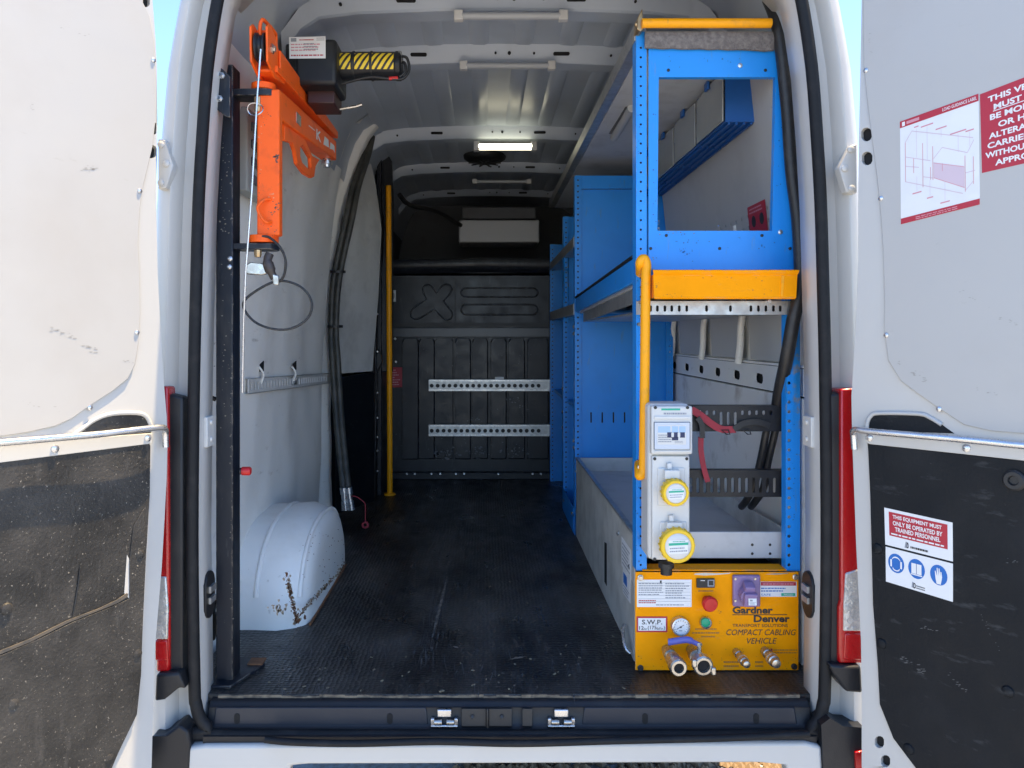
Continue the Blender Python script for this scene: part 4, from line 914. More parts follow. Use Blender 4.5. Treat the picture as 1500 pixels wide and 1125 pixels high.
# middle shelf
mb = MB().prism([(RX, y, z) for y, z in ((RY + .05, 1.035), (1.50, .995), (1.50, 1.055), (RY + .05, 1.10))], (.012, 0, 0)); build('shelf_edge', mb, M['blue'], rack, bevel=.002)
mb = MB().prism([(RX - .003, y, z) for y, z in ((RY + .05, 1.101), (1.50, 1.056), (1.50, 1.064), (RY + .05, 1.110))], (.03, 0, 0)); build('shelf_lip', mb, M['rubber'], rack, bevel=.002)
mb = MB().hexa([(RX + .02, .17, 1.03), (RXR, .17, 1.03), (RXR, 1.5, .99), (RX + .02, 1.5, .99), (RX + .02, .17, 1.045), (RXR, .17, 1.045), (RXR, 1.5, 1.005), (RX + .02, 1.5, 1.005)]); build('middle_shelf', mb, M['shelfgrey'], rack)
mb = MB().prism([(RX + .025, y, z) for y, z in ((.18, .985), (1.42, .95), (1.42, .992), (.18, 1.031))], (.008, 0, 0)).box(RX + .03, RXR - .02, .2, 1.42, .952, .958); build('shelf_tray', mb, M['galv'], rack, bevel=.002)
mb = MB().box(RX + .02, RXR, .2, 1.5, 1.05, 1.053); 
# bay dividers with perforated posts
for i, (y, zb, ztp) in enumerate(((1.52, 0.345, 1.605), (2.03, 0.0, 1.5), (2.82, 0.0, 1.45))):
    mb = MB(); hole_strip(mb, RX, RX + .028, y, zb if i else .345, ztp, (RX + .014,), .0255, .0045, (0, .003, 0)); mb.box(RX, RX + .003, y + .003, y + .045, 0, ztp)
    build('post', mb, M['blue'], rack); build('post_core', MB().box(RX + .0035, RX + .026, y + .006, y + .035, zb, ztp - .01), M['black'], rack)
    if i == 0:
        hs = [(.045 + k * .05, Z(612, y) - .345, .0035, .024, 8) for k in range(7)]
        mb = MB(); plate(mb, (RX + .029, y + .012, .345), (1, 0, 0), (0, 0, 1), RXR - RX - .029, ztp - .345 - .06, hs, (0, .002, 0)); mb.box(RX + .029, RXR, y + .004, y + .02, ztp - .058, ztp)
        build('divider_panel', mb, M['blue'], rack)
        build('divider_back', MB().box(RX + .03, RXR, y + .03, y + .032, .345, ztp - .06), M['black'], rack)
        mb = MB(); hole_strip(mb, RXR - .03, RXR, y - .02, .345, ztp, (RXR - .015,), .0255, .0045, (0, .003, 0)); build('post', mb, M['blue'], rack)
    else:
        build('divider_panel', MB().box(RX + .029, RXR, y + .01, y + .012, zb, ztp), M['blue'], rack)
        mb = MB(); 
mb = MB().box(RX - .002, RX + .002, 1.56, 2.02, .0, .11); build('kick_plate', mb, M['blue'], rack, bevel=.001)
mb = MB().box(RX - .002, RX + .004, 1.55, 2.81, .985, 1.035).box(RX + .004, RXR, 1.56, 2.8, .985, .99); build('middle_shelf', mb, M['galv'], rack)
mb = MB().box(RX - .002, RX + .004, 1.55, 2.81, 1.29, 1.335).box(RX + .004, RXR, 1.56, 2.8, 1.29, 1.295); build('upper_shelf', mb, M['galv'], rack)
mb = MB().box(RX + .05, RX + .2, 2.5, 2.52, 1.36, 1.52); build('back_plate', mb, M['shelfgrey'], rack)
mb = MB().box(RX + .02, RXR, 1.56, 2.02, .55, .565).box(RX + .02, RXR, 2.06, 2.8, .55, .565); build('low_shelf', mb, M['blue'], rack)
for y, z in ((1.535, .93), (1.535, .90), (1.535, .42), (1.535, .39), (2.04, .62), (2.04, .5), (2.04, .42), (1.6, .08), (1.98, .06)):
    build('bolt', MB().lathe((RX - .001, y, z), (-1, -.4, 0), [(0, .009), (.004, .008), (.006, .004)], 8), M['zinc'], rack)
# lower tray: worn steel side, sloping floor, front lip
ty0 = RY + .05
mb = MB().box(RX + .004, RX + .008, ty0, 1.5, 0.003, .35); tray = build('tray_side', mb, M['traysteel'], rack)
build('tray_rim', MB().box(RX - .001, RX + .016, ty0, 1.5, .346, .354), M['galv'], tray, bevel=.002)
build('slot', MB().prism([(RX + .0035, (RX + .004) * F / (u - U0) + CY, Z(v, (RX + .004) * F / (u - U0) + CY)) for u, v in ((886, 794), (889, 796), (889, 858), (886, 852))], (-.0012, 0, 0)), M['hole'], tray)
def sidept(u, v): 
    y = (RX + .004) * F / (u - U0) + CY; return Vector((RX + .0032, y, Z(v, y)))
f = Face(sidept(911, 828), sidept(925, 850), sidept(925, 806), sidept(911, 786), (-1, 0, 0)); mb = MB(); f.slab(mb, .0006, 0); f.smalltext(mb, .1, .9, .1, .9, 6, .0012, 1, .7, 2); build('sticker', mb, [M['paper'], M['inkgrey']], tray)
f = Face(sidept(913, 868), sidept(924, 884), sidept(924, 848), sidept(913, 830), (-1, 0, 0)); mb = MB(); f.slab(mb, .0006, 0); f.rect(mb, .1, .6, .45, .85, .0012, 1); f.smalltext(mb, .1, .9, .05, .4, 3, .0012, 2, .7, 2); build('sticker', mb, [M['paper'], M['inkblue'], M['inkgrey']], tray, label='white and blue sticker on the tray side')
for u, v in ((906, 781), (923, 830), (842, 755), (845, 690)): build('bolt', MB().lathe(sidept(u, v), (-1, -.3, 0), [(0, .007), (.004, .006)], 8), M['zinc'], tray)
mb = MB().tube(smooth_path([sidept(920, 915) + Vector((-.01, 0, 0)), sidept(922, 925) + Vector((-.018, 0, 0)), sidept(926, 948) + Vector((-.018, 0, 0)), sidept(927, 957) + Vector((-.006, 0, 0))], 4), .005, 8); build('tray_handle', mb, M['zinc'], tray, smooth=60)
mb = MB().box(RX + .012, RXR - .012, .2, 1.5, .285, .292); build('tray_floor', mb, M['shelfgrey'], rack)
mb = MB().box(RX + .012, RXR - .012, 1.492, 1.5, .292, .35); build('tray_end', mb, M['shelfgrey'], rack)
mb = MB().box(X(940, .17), X(1151, .17), .17, .176, Z(818, .17), Z(779, .17)); fl_ = build('tray_front', mb, M['shelfgrey'], rack, bevel=.002)
mb = MB()
for u, v in ((1102, 798), (1128, 798), (1102, 811), (1128, 811)): mb.lathe(at(u, v, .17), (0, -1, 0), [(0, .004), (.002, .003)], 8)
build('rivet', mb, M['black'], fl_)
mb = MB().prism([(RXR - .016, .2, .292), (RXR - .016, 1.3, .292), (RXR - .016, 1.3, .34), (RXR - .016, .2, .36)], (.006, 0, 0)); build('tray_side', mb, M['traysteel'], rack)
# front yellow tray and slotted cross bar
ty = .03
mb = MB(); x0, x1 = X(957, ty), X(1168, ty); zb, zt_ = Z(438, ty), Z(402, ty)
mb.loft([[(x0 + .006, y, zb) if False else (x, y, z) for x in (x0 + i_, x1 - i_)] for y, z, i_ in ((RY, zb + .004, .004), (ty + .004, zb, .004), (ty, zb + .004, .003), (ty, zt_ - .002, 0), (ty - .006, zt_ + .004, -.001), (ty - .008, zt_ + .010, -.002), (ty - .002, zt_ + .012, -.002), (ty + .004, zt_ + .006, 0))])
mb.box(x0 + .002, x0 + .005, ty + .003, RY, zb + .003, zt_).box(x1 - .005, x1 - .002, ty + .003, RY, zb + .003, zt_)
yt = build('front_tray', mb, M['yellow'], rack, smooth=40)
mb = MB().prism([at(u, v, ty - .002) for u, v in ((1145, 404), (1149, 404), (1147, 434), (1144, 434))], (0, .003, 0)); build('tray_tab', mb, M['ylight'], yt)
by = .10; hs = []
x0, x1 = X(932, by), X(1160, by)
for u in (953, 963, 974, 984, 995, 1006, 1035, 1070, 1100, 1111, 1122, 1133, 1143): hs.append((X(u, by) - x0, Z(452, by) - Z(461, by), .0038, .0085, 10))
mb = MB(); plate(mb, (x0, by, Z(461, by)), (1, 0, 0), (0, 0, 1), x1 - x0, Z(441, by) - Z(461, by), hs, (0, .003, 0)); cb_ = build('slotted_bar', mb, M['galv'], rack)
build('bar_backing', MB().box(x0 + .03, x1, by + .02, by + .03, Z(461, by), Z(441, by)), M['black'], rack)
for u, v in ((937, 443), (1126, 441), (936, 475)): build('bolt', MB().lathe(at(u, v, by), (0, -1, 0), [(0, .006), (.005, .005)], 8), M['zinc'], cb_)
# grab handle
hy = .055
mb = MB().tube(smooth_path([at(938, 400, RY), at(938, 392, hy + .02), at(938, 384, hy), at(943, 379, hy), at(947, 388, hy), at(946, 410, hy), at(945, 500, hy), at(944, 600, hy), at(943, 670, hy), at(942, 690, hy), at(937, 697, hy), at(936, 688, hy + .02), at(936, 680, RY)], 5), [.0125] * 61, 14); build('grab_handle', mb, M['ylight'], rack, smooth=60)
build('handle_foot', MB().lathe(at(938, 392, hy + .012), (0, -1, 0), [(0, .006), (.006, .005)], 8).lathe(at(936, 684, hy + .005), (0, -1, 0), [(0, .006), (.006, .005)], 8), M['steel'], rack)
# black slotted rails
for v0, v1, rows_ in ((594, 632, 'a'), (689, 728, 'b')):
    y = .165; x0, x1 = X(940, y), X(1151, y); H = Z(v0, y) - Z(v1, y); hs = []
    if rows_ == 'a':
        for k in range(12):
            u = 1015 + k * 10.4
            hs.append((X(u, y) - x0, H * .5 if k in (4, 5, 6) else H * .72, .0042, .018 if k in (4, 5, 6) else .0065, 10))
    else:
        for k in range(14): hs.append((X(1002 + k * 10.2, y) - x0, H * .44, .0042, .0205, 10))
    mb = MB(); plate(mb, (x0, y, Z(v1, y)), (1, 0, 0), (0, 0, 1), x1 - x0, H, hs, (0, .004, 0)); mb.box(x0, x1, y + .004, y + .03, Z(v0, y) - .003, Z(v0, y)); build('slotted_rail', mb, M['plastic'], rack)
# plain grey back panel with peg holes
pb, pt = Vector((XC + .772, .13, 1.09)), Vector((XC + .712, .13, 1.665)); up_ = (pt - pb); pl2 = up_.length
mb = MB(); hs = [(.10 + k * .055, .10 + j * .035, .006, .006, 8) for k in range(14) for j in range(3)]
plate(mb, pb, (0, 1, 0), up_, 1.37, pl2, hs, (.002, 0, 0)); bpn = build('back_panel', mb, mat('grey_back_panel', (.44, .435, .425), .5, dirt=(.3, .29, .28), dscale=6, damt=.4), rack)
bq = lambda y, z: pb + up_ * ((z - 1.09) / .575) + Vector((-.0015, y - .13, 0))
f = Face(bq(.44, 1.11), bq(.29, 1.11), bq(.29, 1.285), bq(.44, 1.285), (-1, 0, -.1)); mb = MB(); f.slab(mb, .0008, 0)
for q in ((.25, .3), (.75, .3), (.3, .72), (.75, .72)): f.disc(mb, *q, .12, .1, .0014, 1)
f.smalltext(mb, .1, .9, .85, .97, 2, .0014, 2, .8, 4); build('sticker', mb, [M['inkred'], M['ink'], M['inkrose']], bpn, label='red sticker on the grey back panel')
# under-shelf strip lamp
t = thing('shelf_lamp', 'unlit round tube lamp under the top shelf beside the blue end panel', 'lamp', (.51, .85, 1.66))
a = at(926, 158, .70); b = at(904, 203, 1.10); b.x = a.x + .005; b.z = a.z
build('diffuser', MB().tube([a, b], .0155, 14), M['lampoff'], t, smooth=60); build('lamp_base', MB().box(a.x - .02, a.x + .02, .72, 1.08, a.z + .012, zt - .004), M['cabgrey'], t, bevel=.003)

# ------------------------------------------------------------------ tilting parts bins under the top shelf
bx0, bx1, bz0, bz1 = .70, .795, 1.515, 1.672
t = thing('tilt_bin', 'blue tilting parts bin with cloudy front, nearest the blue end panel', 'parts bin', (.765, .31, bz0), 'row of tilting parts bins under the top shelf')
mb = MB().box(bx0 + .004, bx1, .312, .316, bz0, bz1).box(bx0 + .004, bx1, .600, .604, bz0, bz1).box(bx0 + .004, bx1, .312, .604, bz0, bz0 + .006).box(bx1 - .004, bx1, .312, .604, bz0, bz1)
bd = build('bin_body', mb, M['blueplastic'], t, bevel=.002)
mb = MB()
for k in range(4): mb.box(bx0 + .014 + k * .022, bx0 + .020 + k * .022, .318, .6, bz0 - .006, bz0 + .001)
build('base_ridge', mb, M['blueplastic'], bd)
mb = MB().prism([(bx0 + .002, y, z) for y, z in ((.318, bz0 + .004), (.598, bz0 + .004), (.598, bz1 - .012), (.48, bz1 - .004), (.436, bz1 - .004), (.318, bz1 - .012))], (-.005, 0, 0)); fp = build('bin_front', mb, M['flap'], t, bevel=.002)
build('bin_catch', MB().box(bx0 - .012, bx0 - .004, .44, .476, bz1 - .02, bz1 + .004), M['blueplastic'], fp, bevel=.002)
for k, lb_ in enumerate(('blue tilting parts bin with cloudy front, second from the blue end panel', 'blue tilting parts bin with cloudy front, third from the blue end panel', 'blue tilting parts bin farthest in, against the blue divider')):
    dup(t, (0, .3 * (k + 1), 0), lb_)

# ------------------------------------------------------------------ yellow control cabinet
cy = .10
cab = thing('control_cabinet', 'yellow compressor control cabinet with gauge and air couplings at the rack foot', 'control panel', (.617, .25, .004))
x0, x1, z0, z1 = X(930.5, cy), X(1170, cy), Z(982, cy), Z(838, cy)
mb = MB().box(x0, x1, cy, cy + .004, z0, z1); fp = build('face_plate', mb, M['yellow'], cab, bevel=.0015)
mb = MB().box(x0 + .02, x1 - .03, cy + .004, cy + .06, z1 + .002, z1 + .005); build('top_flange', mb, M['yellow'], cab, bevel=.001)
build('casing', MB().box(x0 + .03, x1 - .03, cy + .06, .5, .003, z1 - .01), M['black'], cab)
def cf(u0, v1, u1, v0, h=0.0): return Face(at(u0, v1, cy - .0006 - h), at(u1, v1, cy - .0006 - h), at(u1, v0, cy - .0006 - h), at(u0, v0, cy - .0006 - h), (0, -1, 0))
f = cf(933, 889, 1013, 849); mb = MB(); f.slab(mb, .0005, 0)
f.smalltext(mb, .03, .48, .42, .90, 6, .0011, 1, .6, 5); f.smalltext(mb, .52, .97, .30, .90, 7, .0011, 1, .6, 9); f.smalltext(mb, .03, .4, .12, .28, 2, .0011, 2, .8, 1); f.smalltext(mb, .35, .9, .04, .12, 1, .0011, 1, .9, 1)
for y in (.2, .3, .42, .54, .66, .78, .88): f.rect(mb, .02, .98, y, y + .008, .0010, 1)
f.rect(mb, .42, .45, .88, .97, .0012, 3); build('data_label', mb, [M['paper'], M['inkgrey'], M['inkred'], M['ink']], fp, label='white data label full of small print')
f = cf(932.5, 926, 977.5, 903); mb = MB(); f.slab(mb, .0005, 0); f.rect(mb, .05, .95, .1, .9, .0009, 1); f.text(mb, 'S.W.P.', .17, .83, .50, .80, .0013, 2, .015); f.text(mb, '12', .08, .23, .16, .40, .0013, 2, .01); f.text(mb, 'bar', .24, .34, .16, .30, .0013, 2); f.text(mb, '(175', .36, .64, .12, .42, .0013, 2, .01); f.text(mb, 'lbf/in', .65, .86, .16, .32, .0013, 2); f.text(mb, ')', .88, .92, .12, .42, .0013, 2)
build('pressure_label', mb, [M['inkred'], M['paper'], M['ink']], fp, label='red bordered white label reading S.W.P.')
# gauge
c = at(995, 915, cy); gd = build('pressure_gauge', MB().lathe(c, (0, -1, 0), [(0, .0245), (.014, .0245), (.020, .0235), (.021, .021), (.016, .0205)], 28), M['zinc'], cab, smooth=30)
f = Face(c + Vector((-.02, -.0165, -.02)), c + Vector((.02, -.0165, -.02)), c + Vector((.02, -.0165, .02)), c + Vector((-.02, -.0165, .02)), (0, -1, 0)); mb = MB(); f.disc(mb, .5, .5, .5, .5, 0, 0)
for k in range(13):
    t = R(225 - k * 22.5); f.poly(mb, [(.5 + r * math.cos(t + e), .5 + r * math.sin(t + e)) for r, e in ((.36, -.03), (.45, -.03), (.45, .03), (.36, .03))], .0003, 1)
f.poly(mb, [(.22, .36), (.24, .33), (.72, .62), (.70, .65)], .0006, 1); f.disc(mb, .5, .49, .06, .06, .0008, 1); f.rect(mb, .38, .6, .22, .28, .0004, 2); build('dial', mb, [M['paper'], M['ink'], M['inkgrey']], gd)
# hour meter, stop knob, green lamp
f = cf(1020, 860, 1046, 847); mb = MB(); f.slab(mb, .006, 0); f.rect(mb, .6, .97, .15, .9, .0064, 1); f.rect(mb, .66, .92, .28, .8, .0068, 0); f.rect(mb, .2, .45, .78, .85, .0064, 2); build('hour_meter', mb, [M['black'], M['inkgrey'], M['inkwhite']], cab)
mb = MB().lathe(at(1034, 878, cy), (.08, -1, -.08), [(0, .010), (.018, .010), (.02, .019), (.032, .0205), (.037, .017), (.038, .008)], 20); build('stop_button', mb, M['red'], cab, smooth=40)
mb = MB().lathe(at(1033, 911, cy), (.03, -1, -.05), [(0, .0155), (.010, .0150), (.012, .012)], 20); pl_ = build('pilot_bezel', mb, M['zinc'], cab, smooth=40); build('pilot_lens', MB().lathe(at(1033, 911, cy - .011), (.03, -1, -.05), [(0, .0125), (.006, .0115), (.008, .007)], 20), M['green'], pl_)
f = cf(1012, 935, 1054, 919); mb = MB(); f.smalltext(mb, .15, .9, .7, 1, 1, .0004, 0, 1, 2); f.smalltext(mb, .05, 1, .36, .66, 1, .0004, 0, 1, 3); f.smalltext(mb, .35, .85, .02, .32, 1, .0004, 0, 1, 4)
f = cf(1020, 868, 1046, 863); f.smalltext(mb, .1, .95, 0, 1, 1, .0004, 0, 1, 2)
f = cf(1060, 980, 1082, 965); f.smalltext(mb, 0, 1, .1, .9, 2, .0004, 0, 1, 2); f = cf(1106, 980, 1126, 965); f.smalltext(mb, 0, .6, .1, .9, 2, .0004, 0, 1, 2); f = cf(1133, 958, 1168, 950); f.smalltext(mb, 0, 1, 0, 1, 2, .0004, 0, 1, 7)
f = cf(1129, 960, 1131.5, 950); f.rect(mb, 0, 1, .3, 1, .0004, 1); f.rect(mb, .1, .9, 0, .15, .0004, 1)
build('faded_print', mb, [M['inkbrown'], M['inkred']], fp)['kind'] = 'stuff'
# purple socket
mb = MB().box(X(1072, cy), X(1112, cy), cy - .012, cy - .0005, Z(887, cy), Z(841, cy)); ps = build('purple_socket', mb, M['purple'], cab, bevel=.004)
c = at(1093, 868, cy - .012); mb = MB().lathe(c, (0, -1, -.25), [(0, .021), (.022, .021), (.024, .018)], 22); build('socket_body', mb, M['purple'], ps, smooth=40)
mb = MB().obox(c + Vector((0.002, -.026, -.010)), (.017, 0, 0), (0, .008, 0.001), (0, -.004, .018)).obox(c + Vector((0.002, -.018, .020)), (.0135, 0, 0), (0, .011, .006), (0, -.003, .008)); so2 = build('socket_lid', mb, M['purple'], ps, bevel=.003)
f = Face(c + Vector((-.006, -.0375, -.021)), c + Vector((.015, -.0375, -.021)), c + Vector((.015, -.0355, -.004)), c + Vector((-.006, -.0355, -.004)), (0, -1, .1)); mb = MB(); f.slab(mb, .0004, 0); f.rect(mb, .15, .5, .6, .85, .0008, 1); f.smalltext(mb, .1, .9, .1, .5, 3, .0008, 1, .7, 2); build('socket_label', mb, [M['paper'], M['inkgrey']], ps)
for u, v in ((1077, 848), (1106, 848), (1077, 880)): build('bolt', MB().lathe(at(u, v, cy - .012), (0, -1, 0), [(0, .004), (.002, .003)], 8), M['steel'], ps)
f = cf(1113, 874, 1167, 852); mb = MB(); f.slab(mb, .0005, 0); f.rect(mb, .02, .98, .74, .98, .0009, 1); f.smalltext(mb, .08, .92, .78, .94, 1, .0013, 2, 1, 3); f.smalltext(mb, .03, .7, .3, .66, 2, .0009, 3, .8, 2); f.rect(mb, .58, .96, .05, .24, .0009, 4); f.text(mb, 'PASSED', .65, .9, .08, .2, .0013, 0); f.text(mb, 'SAFE', .03, .3, .06, .2, .0009, 3); build('test_label', mb, [M['paper'], M['inkred'], M['inkrose'], M['inkblue'], M['inkgreen']], fp, label='white and red test label beside the purple socket')
# lettering
mb = MB(); f = cf(1073, 899, 1132, 888.5); f.text(mb, 'Gardner', 0, 1, 0, 1, .0004, 0, .035)
f = cf(1104, 911.5, 1157, 901); f.text(mb, 'Denver', 0, 1, 0, 1, .0004, 0, .035); f = cf(1073, 901, 1153, 900); f.rect(mb, 0, 1, 0, 1, .0004, 0)
f = cf(1073, 918.5, 1154, 914); f.text(mb, 'TRANSPORT SOLUTIONS', 0, 1, 0, 1, .0004, 0, .0)
f = cf(1064, 930.5, 1166, 922); f.text(mb, 'COMPACT CABLING', 0, 1, 0, 1, .0004, 0, .0, .25); f = cf(1094, 943, 1138, 934.5); f.text(mb, 'VEHICLE', 0, 1, 0, 1, .0004, 0, .0, .25)
build('lettering', mb, [M['ink']], fp)
mb = MB(); f = cf(1016, 843, 1071, 838.5); f.poly(mb, [(0, .3), (.3, .0), (.7, .3), (.95, .6), (1, .9), (.6, .7), (.3, .9), (.05, .7)], .0004, 0); f = cf(1120, 842, 1155, 839); f.poly(mb, [(0, .3), (.5, .1), (1, .6), (.95, .9), (.4, .7)], .0004, 0); build('chipped_paint', mb, [M['galv']], fp)
for u, v in ((938, 846), (1165, 845), (938, 978), (1163, 976)): build('bolt', MB().lathe(at(u, v, cy), (0, -1, 0), [(0, .008), (.003, .008), (.004, .0055), (.009, .0055)], 12), M['steel' if v < 900 else 'black'], fp)
# couplings
def coupling(u, v, prof, ax, m_='steel'):
    return build('air_coupling', MB().lathe(at(u, v, cy), ax, prof, 18), M[m_], cab, smooth=35)
q = coupling(976, 951, [(0, .013), (.02, .013), (.02, .016), (.04, .0165), (.04, .013), (.055, .014), (.056, .019), (.085, .019), (.086, .022), (.108, .022), (.112, .019), (.112, .013), (.09, .012)], (.055, -1, -.035))
c = at(976, 951, cy) + Vector((.055, -1, -.035)).normalized() * .1; build('bore', MB().lathe(c, (.055, -1, -.035), [(0, .0125), (.003, .0125)], 16), M['hole'], q)
q = coupling(1012, 951, [(0, .013), (.02, .014), (.03, .018), (.045, .018), (.046, .014), (.06, .015), (.075, .019), (.08, .0255), (.098, .0255), (.101, .022), (.101, .0165), (.085, .015)], (.06, -1, -.04))
ax = Vector((.06, -1, -.04)).normalized(); c = at(1012, 951, cy) + ax * .09; build('bore', MB().lathe(c, ax, [(0, .016), (.003, .016)], 16), M['hole'], q)
mb = MB()
for sg in (1, -1): mb.obox(at(1012, 951, cy) + ax * .1 + Vector((.024 * sg, 0, -.010 * sg)), (.006, 0, 0), (0, .008, 0), (0, 0, .010))
build('claw', mb, M['steel'], q, bevel=.003)['kind'] = 'stuff'
c = at(1014, 948, cy) + Vector((.006, -.045, .012)); mb = MB().tube([c + Vector((0, 0, -.008)), c + Vector((0, 0, .018))], .006, 10).lathe(c + Vector((0, 0, .012)), (0, 0, 1), [(0, .008), (.005, .008)], 6); build('valve_stem', mb, M['zinc'], cab)
mb = MB().tube(smooth_path([c + Vector((.0, 0, .012)), c + Vector((-.018, -.002, .021)), c + Vector((-.034, -.003, .0265)), c + Vector((-.075, -.006, .022)), c + Vector((-.082, -.006, .0215))], 4), [.004] * 5 + [.0055] * 12, 10, flatten=1.6); build('valve_lever', mb, M['blue_handle'], cab, smooth=60)
for u, v, r in ((1078, 954, .0105), (1120, 953, .013)):
    ax = Vector((.075, -1, -.085)).normalized()
    q = coupling(u, v, [(0, r * .9), (.012, r), (.02, r), (.022, r * .85), (.034, r * .9), (.036, r * 1.15), (.058, r * 1.15), (.06, r * .95), (.072, r * .9), (.074, r * .6)], ax)
    build('sleeve', MB().lathe(at(u, v, cy) + ax * .040, ax, [(0, r * 1.2), (.006, r * 1.2)], 16), M['zinc'], q)

# ------------------------------------------------------------------ grey socket box
by = -.005
sb = thing('socket_box', 'grey plastic socket box with breaker window and two yellow capped sockets', 'socket box', (.47, .04, .32))
x0, x1, z0, z1 = X(954, by), X(1012, by), Z(822, by), Z(592, by)
mb = MB().box(x0 - .006, x1, by + .012, .10, z0, z1); build('back_box', mb, M['boxgrey'], sb, bevel=.01, seg=3)
mb = MB().box(x0 + .002, x1 - .003, by, by + .014, z0 + .003, Z(668, by)); lid = build('socket_plate', mb, M['boxgrey'], sb, bevel=.003)
mb = MB().box(x0 - .002, x1 + .002, by - .010, by + .014, Z(665, by), z1 - .004); bc = build('breaker_cover', mb, M['boxgrey'], sb, bevel=.005, seg=3)
mb = MB().box(X(957, by), X(1010, by), by - .013, by - .0095, Z(613, by), Z(609, by)).box(X(957, by), X(1010, by), by - .013, by - .0095, Z(661, by), Z(659, by)); build('hinge_lip', mb, M['lidwhite'], bc, bevel=.001)
fr = [(X(957, by), Z(657, by)), (X(1009, by), Z(657, by)), (X(1009, by), Z(618, by)), (X(957, by), Z(618, by))]
mb = MB().prism([(x, by - .011, z) for x, z in ((fr[0][0] - .001, fr[0][1] - .001), (fr[1][0] + .001, fr[1][1] - .001), (fr[2][0] + .001, fr[2][1] + .001), (fr[3][0] - .001, fr[3][1] + .001))], (0, .001, 0)); build('window_gasket', mb, M['black'], bc)
mb = MB().box(fr[0][0], fr[1][0] - .001, by - .0145, by - .011, fr[0][1], fr[2][1]); wn = build('breaker_window', mb, M['windowtint'], bc, bevel=.001)
f = Face((X(961, by), by - .0147, Z(650, by)), (X(1003, by), by - .0147, Z(650, by)), (X(1003, by), by - .0147, Z(622, by)), (X(961, by), by - .0147, Z(622, by)), (0, -1, 0)); mb = MB()
f.rect(mb, 0, 1, 0, 1, .0003, 0); f.rect(mb, .02, .45, .62, .95, .0006, 1); f.rect(mb, .5, .72, .62, .95, .0006, 1); f.rect(mb, .75, .98, .62, .95, .0006, 1)
for xx in (.34, .55, .78): f.rect(mb, xx, xx + .17, .36, .64, .0009, 3)
for xx in (.48, .70): f.rect(mb, xx, xx + .09, .40, .62, .0012, 0)
f.rect(mb, .5, .72, .22, .38, .0009, 3); f.smalltext(mb, .03, .48, .1, .55, 4, .0009, 2, .7, 3); f.smalltext(mb, .6, .97, .06, .2, 2, .0009, 2, .7, 3); build('breaker', mb, [M['lidwhite'], mat('sky_blue_print', (.35, .5, .72), .5), M['inkgrey'], mat('navy_switch', (.01, .02, .08), .4)], bc)
f = Face((X(962, by), by - .0103, Z(608, by)), (X(1006, by), by - .0103, Z(608, by)), (X(1006, by), by - .0103, Z(596, by)), (X(962, by), by - .0103, Z(596, by)), (0, -1, 0)); mb = MB(); f.rect(mb, .12, .75, .62, .85, .0003, 0); f.smalltext(mb, .2, .95, .0, .5, 1, .0003, 1, .9, 6); build('maker_print', mb, [M['inkgreen'], M['inkgrey']], bc)
for u, v in ((960, 597), (1007, 597), (959, 672), (1006, 672), (959, 819), (1007, 819)): build('screw', MB().lathe(at(u, v, by - (.010 if v < 660 else 0)), (0, -1, 0), [(0, .0042), (.0015, .004)], 10), M['black'], sb)
for u, v, r, s_ in ((984, 717, .0335, 0), (987, 793, .0435, 1)):
    c = at(u, v, by)
    mb = MB().box(c.x - .036, c.x + .032, by - .004, by + .001, c.z - .040, c.z + .055 if not s_ else c.z + .05); fl_ = build('socket_flange', mb, M['boxgrey'], sb, bevel=.003)
    mb = MB().box(c.x - .022, c.x + .016, by - .022, by - .002, c.z + .030, c.z + .052).box(c.x - .014, c.x - .002, by - .012, by - .002, c.z + .052, c.z + .068); build('lid_hinge', mb, M['lidwhite'], fl_, bevel=.002)
    c2 = c + Vector((.0, -.004, 0)); axc = Vector((.02, -1, -.05)).normalized()
    mb = MB().lathe(c2, axc, [(0, r * .80), (.012, r * .82), (.013, r * .96), (.030, r), (.036, r * .97), (.038, r * .92), (.038, r * .76), (.034, r * .75)], 36)
    rg = build('cap_ring', mb, M['capyellow'], fl_, smooth=35)
    mb = MB()
    for k in range(18):
        t = 2 * math.pi * k / 18; a_ = axc.cross(Vector((0, 0, 1))).normalized(); b_ = axc.cross(a_)
        rad = a_ * math.cos(t) + b_ * math.sin(t); mb.obox(c2 + axc * .022 + rad * r * .995, rad * .0012, axc * .009, rad.cross(axc) * .0022)
    build('grip_rib', mb, M['capyellow'], fl_)
    c3 = c2 + axc * .034; mb = MB().lathe(c3, axc, [(0, r * .75), (.003, r * .75), (.0055, r * .68), (.006, r * .3)], 30); build('cap_disc', mb, M['lidwhite'], fl_, smooth=40)
    e = r * .55; cc = c3 + axc * .0062; uz = Vector((0, -.05, 1)); f = Face(cc - Vector((e, 0, 0)) - uz * e * .75, cc + Vector((e, 0, 0)) - uz * e * .65, cc + Vector((e, 0, 0)) + uz * e * .75, cc - Vector((e, 0, 0)) + uz * e * .65, axc)
    mb = MB(); f.slab(mb, .0004, 0); f.rect(mb, .0, 1, .62, .80, .0008, 1); f.smalltext(mb, .2, .85, .84, .98, 1, .0008, 1, 1, 3); f.smalltext(mb, .05, .95, .08, .52, 2, .0008, 2, .8, 2 + s_); build('cap_label', mb, [M['paper'], M['inkgreen'], M['inkgrey']], fl_)
c = at(976, 824, .03); mb = MB().lathe(c, (0, 0, -1), [(0, .020), (.012, .020), (.013, .015), (.03, .015)], 12); build('cable_gland', mb, M['black'], sb)

